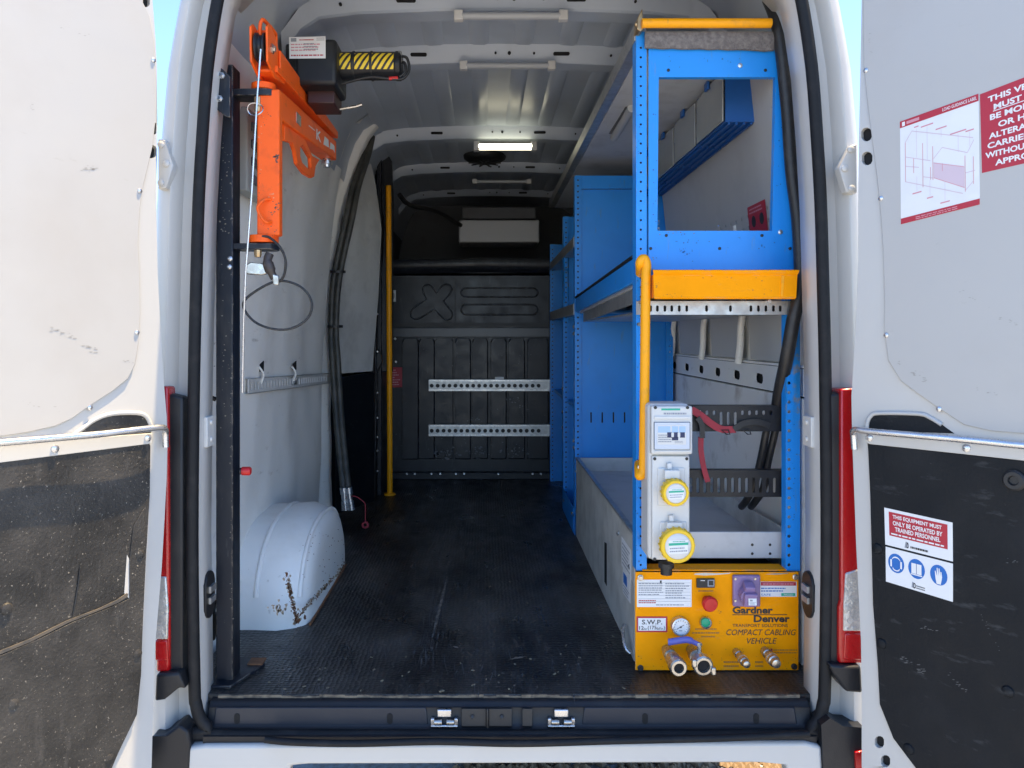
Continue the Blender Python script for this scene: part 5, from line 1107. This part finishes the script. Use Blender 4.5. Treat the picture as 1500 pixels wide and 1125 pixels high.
# ------------------------------------------------------------------ black conduit and cables on the right, strap
path = [(1126, 0, .13), (1136, 25, .10), (1144, 64, .088), (1154, 160, .085), (1160, 249, .085), (1169, 320, .085), (1173, 391, .08), (1171, 430, .08), (1162, 469, .085), (1153, 522, .10), (1142, 576, .16), (1137, 612, .21)]
cd = build('conduit', MB().tube(smooth_path([at(u, v, y) for u, v, y in path], 4), .0175, 12), M['cable'], None, smooth=60); tag(cd, 'thick black conduit curving down the right edge of the blue end panel', 'conduit')
for (dx, lbl, sd_) in ((0, 'black cable behind the slotted rails, the left one of the pair below the conduit', 1), (14, 'black cable behind the slotted rails, the right one of the pair below the conduit', 2)):
    pth = [(1128 + dx, 600, .22), (1121 + dx * .9, 640, .23), (1113 + dx * .8, 680, .25), (1103 + dx * 1.1, 715, .27), (1092 + dx, 735, .30), (1086 + dx, 742, .34)]
    tag(build('cable', MB().tube(smooth_path([at(*q) for q in pth], 4), .0105, 10), M['cable'], None, smooth=60), lbl, 'cable', 'pair of black cables behind the slotted rails')
sp = thing('strap', 'red webbing strap hanging over the upper black slotted rail', 'strap', tuple(at(1040, 700, .155)))
def ribbon(pts, w_, thick=.0025):
    mb = MB(); P = [at(u, v, y) for u, v, y in pts]; P = smooth_path(P, 5); rows = []
    for i, p in enumerate(P):
        t_ = (P[min(i + 1, len(P) - 1)] - P[max(i - 1, 0)]).normalized(); nn = t_.cross(Vector((0, 1, 0))).normalized() * w_ / 2
        rows.append([p - nn, p + nn, p + nn + Vector((0, thick, 0)), p - nn + Vector((0, thick, 0))])
    mb.loft(rows, cu=True); return mb
build('webbing', ribbon([(1013, 600, .15), (1026, 608, .152), (1044, 622, .154), (1058, 629, .156), (1078, 629, .157)], .019), M['strap'], sp, smooth=60)
build('webbing', ribbon([(1027, 640, .152), (1027, 660, .152), (1031, 685, .154), (1037, 706, .156)], .0145), M['strap'], sp, smooth=60)
build('strap_loop', ribbon([(1022, 612, .148), (1028, 622, .148), (1029, 642, .149)], .014), M['black'], sp, smooth=60)
build('strap_tail', ribbon([(1075, 629, .155), (1090, 620, .155), (1110, 618, .155), (1128, 624, .156)], .016), M['black'], sp, smooth=60)
mb = MB()
for u, v in ((1063, 634), (1094, 634)): mb.tube([at(u - 6, v - 4, .155), at(u + 1, v + 2, .154), at(u + 6, v + 2, .154), at(u + 4, v - 4, .155)], .0018, 6, closed=True)
build('wire_hook', mb, M['black'], sp)

# ------------------------------------------------------------------ crane
py = .03
cr = thing('swing_crane', 'orange swing crane with black winch on a black post at the left door edge', 'crane', (-.66, .06, .0))
x0, x1 = X(316, py), X(341, py)
mb = MB().box(x0, x1, py, py + .062, .008, Z(94, py)); post = build('post', mb, M['postblack'], cr, bevel=.003)
mb = MB().prism([at(u, v, 0.0) * 1 for u, v in ()] or [(x0 - .03, -.005, .001), (x1 + .005, -.005, .001), (x1 + .055, .13, .001), (x1 + .04, .17, .001), (x0 - .03, .17, .001)], (0, 0, .008)); build('base_plate', mb, M['postblack'], cr, bevel=.002)
mb = MB().box(x1 + .01, x1 + .05, .12, .16, .009, .013); build('base_rust', mb, M['rust'], cr)
mb = MB().prism([at(u, v, -.035) for u, v in ((317, 94), (327, 102), (337, 112), (337, 172), (331, 171), (313, 156), (312, 150))], (0, .012, 0)); mp = build('mount_plate', mb, M['postblack'], cr, bevel=.0015)
for u, v in ((325, 111), (322, 145)): build('bolt', MB().lathe(at(u, v, -.035), (0, -1, 0), [(0, .0085), (.004, .0085), (.004, .005), (.012, .005)], 6), M['zinc'], mp)
for u, v in ((337, 379), (336, 391)): build('bolt', MB().lathe(at(u, v, py), (0, -1, 0), [(0, .007), (.003, .0065), (.006, .003)], 10), M['zinc'], post)
cyc = .065
cxc = (X(376, cyc) + X(410, cyc)) / 2
for v0, v1 in ((134, 146), (357, 368)):
    zz0, zz1 = Z(v1, cyc), Z(v0, cyc)
    pts = [(x1 - .002, cyc - .03), (cxc - .01, cyc - .035)] + [(cxc + .028 * math.cos(t), cyc + .035 * math.sin(t)) for t in [R(a) for a in range(-80, 81, 16)]] + [(cxc - .01, cyc + .035), (x1 - .002, cyc + .03)]
    build('lug_plate', MB().prism([(x, y, zz0 + .002) for x, y in pts], (0, 0, zz1 - zz0 - .004)), M['postblack'], cr, bevel=.002)
for v0, v1, r in ((123, 134, .031), (345, 357, .038)):
    build('pivot_disc', MB().lathe((cxc - .012, cyc, Z(v1, cyc) + .001), (0, 0, 1), [(0, r), (Z(v0, cyc) - Z(v1, cyc) - .002, r)], 24), M['orange'], cr, bevel=.002)
for v0, v1 in ((147, 168), (368, 378)):
    build('pivot_nut', MB().lathe((cxc - .02, cyc - .025, Z(v1, cyc)), (0, 0, 1), [(0, .008), (.006, .010), (Z(v0, cyc) - Z(v1, cyc), .010)], 8), M['brass'], cr)
mb = MB(); c = at(374, 160, .02); mb.tube([c + Vector((.020 * math.cos(t), .004 * math.sin(2 * t), .016 * math.sin(t))) for t in [2 * math.pi * k / 20 for k in range(20)]], .0018, 6, closed=True); build('split_ring', mb, M['zinc'], cr, smooth=60)
zc0, zc1 = Z(345, cyc - .028), Z(130, cyc - .028)
mb = MB().box(X(376, .037), X(409.5, .037), .037, .07, zc0, zc1); col = build('column', mb, M['orange'], cr, bevel=.005, seg=3)
mb = MB().tube(smooth_path([at(396, 292, .036), at(388, 292, .025), at(379, 300, .018), at(378, 308, .018), at(384, 320, .02), at(391, 326, .022), at(397, 325, .036)], 4), .0042, 8); build('column_handle', mb, M['orange'], cr, smooth=60)
# lower arm
xa0, xa1 = -.585, -.532
def slope(y, z_near, z_far): return z_near + (z_far - z_near) * (y - .09) / .76
ya, yb = .09, .85
mb = MB().hexa([(xa0, ya, 1.458), (xa1, ya, 1.458), (xa1, yb, 1.522), (xa0, yb, 1.522), (xa0, ya, 1.535), (xa1, ya, 1.535), (xa1, yb, 1.592), (xa0, yb, 1.592)]); arm = build('lower_arm', mb, M['orange'], cr, bevel=.004)
f = Face((xa1 + .0006, .40, 1.500), (xa1 + .0006, .83, 1.538), (xa1 + .0006, .83, 1.576), (xa1 + .0006, .40, 1.540), (1, 0, 0)); mb = MB(); f.text(mb, 'K', .25, .42, .1, .95, .0003, 0, .02); f.poly(mb, [(.5, .1), (.55, .9), (.7, .85), (.72, .2)], .0003, 0); f.poly(mb, [(.75, .15), (.78, .8), (.95, .75), (.97, .1), (.9, .3)], .0003, 0); f.smalltext(mb, .0, .2, .6, .8, 1, .0003, 0, 1, 2); build('arm_lettering', mb, [M['inkwhite']], arm)
build('arm_plate', MB().box(xa1, xa1 + .002, .245, .295, 1.495, 1.525), M['steel'], arm)
build('end_bolt', MB().lathe((xa1 - .026, .80, 1.520), (0, 0, -1), [(0, .014), (.01, .014), (.011, .021), (.024, .021), (.025, .015), (.033, .014)], 12), M['zinc'], arm)
# gusset plate with its round hand hole under the arm
def armpt(u, v): 
    y = (xa1 - .02) * F / (u - U0) + CY; return Vector((xa1 - .02, y, Z(v, y)))
gp = [(411, 176), (425, 182), (440, 200), (452, 228), (463, 234), (457, 244), (455, 259), (451, 261), (441, 255), (430, 240), (427, 222), (423, 210), (411, 206)]
go = [(438, 212), (444, 222), (450, 232), (451, 246), (446, 247), (437, 238), (434, 228), (434, 216)]
mb = MB().prism([armpt(*q) for q in gp], (.012, 0, 0), 0, [[armpt(*q) for q in go][::-1]]); build('gusset', mb, M['orange'], arm, bevel=.002)
# upper boom
mb = MB().hexa([(xa0, .03, 1.566), (xa1 + .004, .03, 1.566), (xa1 + .004, .86, 1.604), (xa0, .86, 1.604), (xa0, .03, 1.582), (xa1 + .004, .03, 1.582), (xa1 + .004, .86, 1.61), (xa0, .86, 1.61)])
for xx in (xa0, xa1 - .002):
    mb.hexa([(xx, .06, 1.58), (xx + .006, .06, 1.58), (xx + .006, .86, 1.606), (xx, .86, 1.606), (xx, .06, 1.632), (xx + .006, .06, 1.632), (xx + .006, .86, 1.628), (xx, .86, 1.628)])
boom = build('upper_boom', mb, M['orange'], cr, bevel=.002)
hx0, hx1 = X(370, -.01), X(391, -.01); 
mb = MB(); 
for xx in (hx0, hx1 + .004):
    mb.prism([(xx, y, z) for y, z in ((-.035, 1.57), (-.04, 1.655), (-.02, 1.668), (.02, 1.664), (.13, 1.60), (.13, 1.565), (.03, 1.55))], (.006, 0, 0))
mb.box(hx0 + .006, hx1 + .004, .0, .03, 1.652, 1.662).box(hx0 + .006, hx1 + .004, .01, .1, 1.56, 1.568)
ph = build('sheave_block', mb, M['orange'], cr, bevel=.002)
build('sheave', MB().lathe(((hx0 + hx1) / 2 - .006, -.012, 1.612), (1, 0, 0), [(0, .036), (.004, .036), (.009, .030), (.015, .030), (.020, .036), (.024, .036)], 28), M['plastic'], cr)
build('sheave_bolt', MB().lathe((hx1 + .010, -.005, 1.612), (1, 0, 0), [(0, .013), (.005, .013), (.006, .008), (.010, .008)], 6), M['steel'], cr)
mb = MB().tube(smooth_path([at(381, 58, -.01), at(381, 38, -.01), at(383, 31, -.01), at(387, 30, .0), at(402, 47, .06), at(404, 54, .08), at(404, 72, .09)], 4), .0048, 8); build('lift_handle', mb, M['orange'], cr, smooth=60)
mb = MB().tube([at(382, 72, -.045), at(377, 140, -.04), at(369, 280, -.035), at(360, 400, -.03), at(357, 470, -.02), at(355, 575, 0.0)], .0026, 8); build('wire_rope', mb, M['zinc'], cr, smooth=60)
# winch
wx0, wx1 = X(430, .26), X(492, .26)
mb = MB().box(wx0, wx1, .27, .44, Z(124, .27), Z(56, .27)); wi_ = build('winch_housing', mb, M['plastic'], cr, bevel=.012, seg=3)
mb = MB().box(X(414, .3), wx0 + .01, .33, .42, Z(112, .3), Z(58, .3)); build('winch_gearbox', mb, M['black'], cr, bevel=.006)
mb = MB().box(X(420, .27), X(432, .27), .30, .34, Z(122, .27), Z(92, .27)); build('winch_bracket', mb, M['black'], cr, bevel=.003)
mb = MB().box(X(450, .33), X(490, .33), .33, .42, Z(150, .32), Z(124, .32)).box(X(440, .4), X(492, .4), .43, .50, Z(162, .45), Z(136, .45)); build('winch_mount', mb, mat('red_brown_paint', (.04, .012, .012), .45), cr, bevel=.004)
f = Face(at(424, 86, .268), at(477, 85.5, .268), at(477, 53.5, .268), at(423.5, 54.5, .268), (0, -1, 0)); mb = MB(); f.slab(mb, .001, 0)
f.rect(mb, .05, .2, .78, .95, .0014, 3); f.smalltext(mb, .28, .68, .8, .92, 1, .0014, 1, 1, 4); f.smalltext(mb, .05, .9, .32, .72, 3, .0014, 2, .7, 6); f.smalltext(mb, .4, .8, .36, .74, 3, .0016, 3, .6, 8); f.smalltext(mb, .05, .95, .08, .22, 1, .0014, 1, 1, 4); f.smalltext(mb, .75, .97, .8, .97, 2, .0014, 3, 1, 4); build('winch_label', mb, [M['paper'], M['inkred'], M['inkrose'], M['inkgrey']], wi_, label='white inspection label with red print')
my = .355; mz = Z(97, my)
mb = MB().lathe((X(486, my), my, mz), (1, 0, 0), [(0, .044), (.012, .044), (.014, .041), (.19, .041), (.192, .043), (.205, .043), (.21, .036)], 24); mo = build('winch_motor', mb, M['plastic'], cr, smooth=30)
def mpt(xx, t, r=.0416): return Vector((xx, my - r * math.cos(t), mz + r * math.sin(t)))
mb = MB(); yx0 = X(486, my); segs = ((.018, .062), (.073, .116), (.124, .188)); ta, tb = R(-30), R(42)
for s0, s1 in segs:
    for k in range(8):
        t0, t1 = ta + (tb - ta) * k / 8, ta + (tb - ta) * (k + 1) / 8
        mb.add([mpt(yx0 + s0, t0), mpt(yx0 + s1, t0), mpt(yx0 + s1, t1), mpt(yx0 + s0, t1)], [(0, 1, 2, 3)], 0)
    q = s0 - .03
    while q < s1:
        for k in range(8):
            t0, t1 = ta + (tb - ta) * k / 8, ta + (tb - ta) * (k + 1) / 8
            c0 = lambda a: min(max(a, s0), s1)
            a0, a1 = q + .034 * k / 8, q + .034 * (k + 1) / 8
            if c0(a0 + .008) > c0(a0) or c0(a1 + .008) > c0(a1):
                mb.add([mpt(yx0 + c0(a0), t0, .0420), mpt(yx0 + c0(a0 + .008), t0, .0420), mpt(yx0 + c0(a1 + .008), t1, .0420), mpt(yx0 + c0(a1), t1, .0420)], [(0, 1, 2, 3)], 1)
        q += .0185
build('hazard_tape', mb, [mat('hazard_yellow', (.82, .58, .03), .45), M['ink']], mo)
for s_ in (.067, .12): build('motor_band', MB().lathe((yx0 + s_ - .002, my, mz), (1, 0, 0), [(0, .0432), (.005, .0432)], 24), M['black'], mo)
xe = yx0 + .205
mb = MB().tube(smooth_path([(xe - .005, my - .02, mz + .02), (xe + .02, my - .03, mz + .015), (xe + .028, my - .03, mz - .02), (xe + .01, my - .035, mz - .048), (xe - .03, my - .04, mz - .05), (xe - .09, my - .035, mz - .044), (xe - .17, my - .02, mz - .058)], 5), .0045, 8); build('motor_lead', mb, M['cable'], mo, smooth=60)
mb = MB().tube(smooth_path([(xe - .005, my - .01, mz + .005), (xe + .014, my - .03, mz), (xe + .018, my - .034, mz - .025), (xe + .0, my - .038, mz - .045)], 5), .0045, 8); build('motor_lead', mb, M['cable'], mo, smooth=60)
mb = MB().tube([(xe - .004, my - .038, mz - .0475), (xe - .03, my - .04, mz - .05)], .0056, 8); build('lead_sleeve', mb, M['red'], mo)
mb = MB().box(xe - .005, xe + .006, my - .03, my - .01, mz + .0, mz + .034); build('terminal', mb, M['steel'], mo, bevel=.002)
mb = MB().tube([(wx1 - .02, .42, Z(160, .42)), (wx1 + .03, .42, Z(156, .42)), (wx1 + .05, .42, Z(153, .42))], .005, 8); build('clutch_lever', mb, M['steel'], cr)
# rope end: clamp, dark hook and cable loop
hk = thing('hook_clamp', 'grey steel bracket with dark grip hanging below the crane pivot', 'hook', tuple(at(400, 415, .05)))
mb = MB().prism([at(u, v, .06) for u, v in ((360, 388), (366, 384), (386, 386), (391, 388), (391, 401), (384, 403), (364, 402), (358, 400))], (0, .012, 0)); build('bracket', mb, M['steel'], hk, bevel=.003)
mb = MB().tube(smooth_path([at(395, 372, .05), at(392, 382, .045), at(396, 396, .045), at(402, 408, .05)], 4), [.011] * 5 + [.014] * 4 + [.010] * 4, 10); build('grip', mb, mat('worn_brown_plastic', (.05, .04, .035), .5, dirt=(.15, .13, .11), dscale=40, damt=.6), hk, smooth=60)
mb = MB().prism([at(u, v, .038) for u, v in ((399, 401), (408, 404), (408, 418), (400, 417))], (0, .01, 0)); build('end_fitting', mb, M['steel'], hk, bevel=.002)
lp = [(384, 346, .03), (395, 348, .03), (410, 362, .03), (418, 380, .035), (417, 400, .04), (410, 412, .045), (398, 414, .045), (380, 423, .04), (362, 436, .035), (356, 447, .03), (362, 460, .03), (374, 472, .03), (392, 480, .03), (415, 483, .035), (437, 477, .04), (452, 464, .045), (457, 448, .045), (452, 432, .045), (440, 420, .045), (424, 413, .045), (409, 411, .045)]
tag(build('cable', MB().tube(smooth_path([at(*q) for q in lp], 4), .0033, 8), M['cable'], None, smooth=60), 'thin black control cable hanging in a loop below the crane', 'cable')
kb = thing('stop_button', 'small red push button on the right side of the black crane post', 'button', tuple(at(354, 690, .06))); build('button_cap', MB().lathe(at(355, 690, .06), (1, 0, 0), [(0, .011), (.018, .0115), (.022, .009)], 16), M['red'], kb); build('button_collar', MB().lathe(at(352, 690, .06), (1, 0, 0), [(0, .009), (.006, .009)], 12), M['black'], kb)
mb = MB().tube(smooth_path([at(291, 560, .02), at(297, 572, .03), at(305, 580, .04), at(316, 585, .05)], 4), .006, 8); tag(build('cable', mb, M['cable'], None, smooth=60), 'short black cable bridging the left flange and the crane post', 'cable')
mb = MB().tube(smooth_path([at(309, 935, .15), at(314, 912, .14), at(309, 895, .12), at(313, 880, .10)], 4), .012, 8); tag(build('hose', mb, M['hose'], None, smooth=60), 'short dusty hose end behind the foot of the crane post', 'hose')

# ------------------------------------------------------------------ yellow pole, long hoses
gp_ = thing('grab_pole', 'yellow floor to roof pole beside the sliding door', 'pole', (at(571, 726, 2.41).x, 2.41, 0))
p0 = at(571, 725, 2.41); p1 = at(569, 272, 2.41)
build('tube', MB().tube([(p0.x, 2.41, .012), (p0.x, 2.41, .3), p1], .0155, 14), M['ylight'], gp_, smooth=60); build('foot_flange', MB().lathe((p0.x, 2.41, .001), (0, 0, 1), [(0, .032), (.008, .032), (.011, .02)], 16), M['ylight'], gp_)
for off, lbl, endu, vend in ((0, 'long black hose with steel coupling, left of the pair beside the sliding door', 509, 748), (9, 'long black hose with red dust cap, right of the pair beside the sliding door', 516, 748)):
    pts = [(540 + off * .6, 200, 1.90), (533 + off * .7, 228, 1.86), (517 + off * .9, 273, 1.80), (507 + off, 319, 1.76), (489 + off * .9, 407, 1.74), (485 + off * .8, 481, 1.74), (487 + off * .9, 530, 1.72), (491 + off * .8, 590, 1.70), (497 + off * .8, 660, 1.64), (503 + off * .8, 714, 1.58)]
    h = thing('hose', lbl, 'hose', tuple(at(endu, vend, 1.58)), 'pair of long hoses beside the sliding door')
    build('hose_tube', MB().tube(smooth_path([at(*q) for q in pts], 4), .0145, 10), M['hose'], h, smooth=60)
    a = at(503 + off * .8, 714, 1.58); b = at(endu - 3 + off * .2, 747, 1.58); t_ = (b - a).normalized(); Lc = (b - a).length
    build('coupling', MB().lathe(a, t_, [(0, .0165), (.03, .0165), (.031, .013), (Lc * .6, .013), (Lc * .6, .0155), (Lc, .0155), (Lc, .010)], 14), M['zinc'], h, smooth=35)
    if off:
        build('cap_cord', MB().tube(smooth_path([at(507, 728, 1.575), at(520, 727, 1.57), at(530, 733, 1.57), at(535, 740, 1.57), at(535, 764, 1.57)], 4), .0028, 6), M['strap'], h, smooth=60)
        c = at(535, 769, 1.57); build('dust_cap', MB().tube([c + Vector((.012 * math.cos(t), 0, .012 * math.sin(t))) for t in [2 * math.pi * k / 16 for k in range(16)]], .0055, 8, closed=True), M['strap'], h, smooth=60)
for u, v, lb in ((491, 400, 'upper of two black clips holding the pair of long hoses'), (487, 480, 'lower of two black clips holding the pair of long hoses')):
    tag(build('hose_clip', MB().lathe(at(u + 4, v, 1.74), (.0, -.05, 1), [(0, .037), (.012, .037)], 12), M['black'], None), lb, 'clip', 'clips on the long hoses')

# ------------------------------------------------------------------ chips and scuffs on painted metal
def chips(host, y, spots, m_, seed, name='paint_chip'):
    rr = random.Random(seed); mb = MB()
    for u, v, su, sv, nn, r in spots:
        for k in range(nn):
            cu, cv = u + rr.gauss(0, su), v + rr.gauss(0, sv); q = r * rr.uniform(.3, 1)
            mb.flat([at(cu + q * 1.3 * math.cos(a) * rr.uniform(.4, 1), cv + q * math.sin(a) * rr.uniform(.4, 1), y) for a in [2 * math.pi * e / 6 for e in range(6)]])
    build(name, mb, m_, host)['kind'] = 'stuff'
dark_blue = mat('scuffed_blue', (0.02, 0.12, 0.34), .5); bare = mat('bare_primer', (0.16, 0.17, 0.18), .5)
chips(ep, RY - .0006, [(1002, 368, 5, 3, 14, 2), (1010, 352, 12, 4, 8, 1.6), (1115, 362, 4, 3, 6, 1.4), (960, 250, 2, 60, 14, 1.6), (1140, 230, 6, 60, 14, 1.4), (1040, 92, 50, 6, 12, 1.5), (1070, 350, 50, 10, 16, 1.4)], dark_blue, 2, 'scuff')
chips(ep, RY - .0008, [(1000, 341, 20, 1, 8, 1.4), (966, 330, 1, 8, 6, 1.5), (1128, 116, 4, 1, 5, 1.3), (954, 388, 2, 5, 5, 1.6)], bare, 3)
chips(rack, RY - .0006, [(935, 480, 1, 60, 10, 1.4), (934, 740, 2, 50, 16, 1.8), (1163, 700, 3, 60, 16, 1.6), (935, 200, 1, 70, 10, 1.3)], dark_blue, 5, 'scuff')
chips(col, .0365, [(405, 232, 2, 4, 16, 2.2), (404, 303, 4, 3, 12, 2), (398, 312, 4, 2, 6, 1.6), (388, 170, 8, 10, 10, 1), (380, 260, 2, 40, 14, 1), (395, 335, 8, 6, 10, 1.2)], mat('worn_orange', (0.13, 0.07, 0.05), .6), 7)
chips(col, .0363, [(382, 200, 2, 40, 12, 1.2), (396, 288, 5, 3, 8, 1.4)], mat('pale_orange', (0.8, 0.3, 0.14), .6), 8, 'rub_mark')
chips(yt, ty - .0012, [(985, 432, 14, 2, 8, 1.3), (1060, 407, 50, 2, 14, 1.2), (1110, 425, 20, 5, 8, 1.1), (962, 420, 1, 8, 5, 1.4)], mat('yellow_scuff', (0.42, 0.2, 0.02), .6), 9, 'scuff')
chips(fp, cy - .0009, [(1045, 962, 30, 8, 14, 1), (985, 970, 20, 6, 18, 1.2), (936, 930, 1, 20, 8, 1.2), (1150, 970, 14, 6, 10, 1), (1080, 836, 50, 1.5, 12, 1.2), (1055, 905, 3, 12, 6, 1)], mat('oily_mark', (0.34, 0.15, 0.015), .5), 10, 'oil_mark')
chips(bk, BY - .036, [(652, 664, 8, 4, 30, 2.6), (700, 662, 7, 4, 24, 2.2), (755, 660, 9, 5, 26, 2.2), (695, 614, 8, 1.5, 12, 1.8), (650, 655, 50, 10, 40, 1.2), (760, 590, 12, 6, 18, 1.6), (700, 520, 60, 10, 26, 1.0)], mat('bulkhead_scuff', (0.075, 0.085, 0.105), .35), 11, 'scuff')
chips(post, py - .0006, [(328, 250, 6, 60, 26, 1.6), (330, 500, 7, 60, 26, 1.5), (339, 700, 1.2, 150, 50, 1.5), (328, 330, 5, 10, 14, 2)], mat('post_scuff', (0.17, 0.15, 0.12), .6), 12, 'scuff')
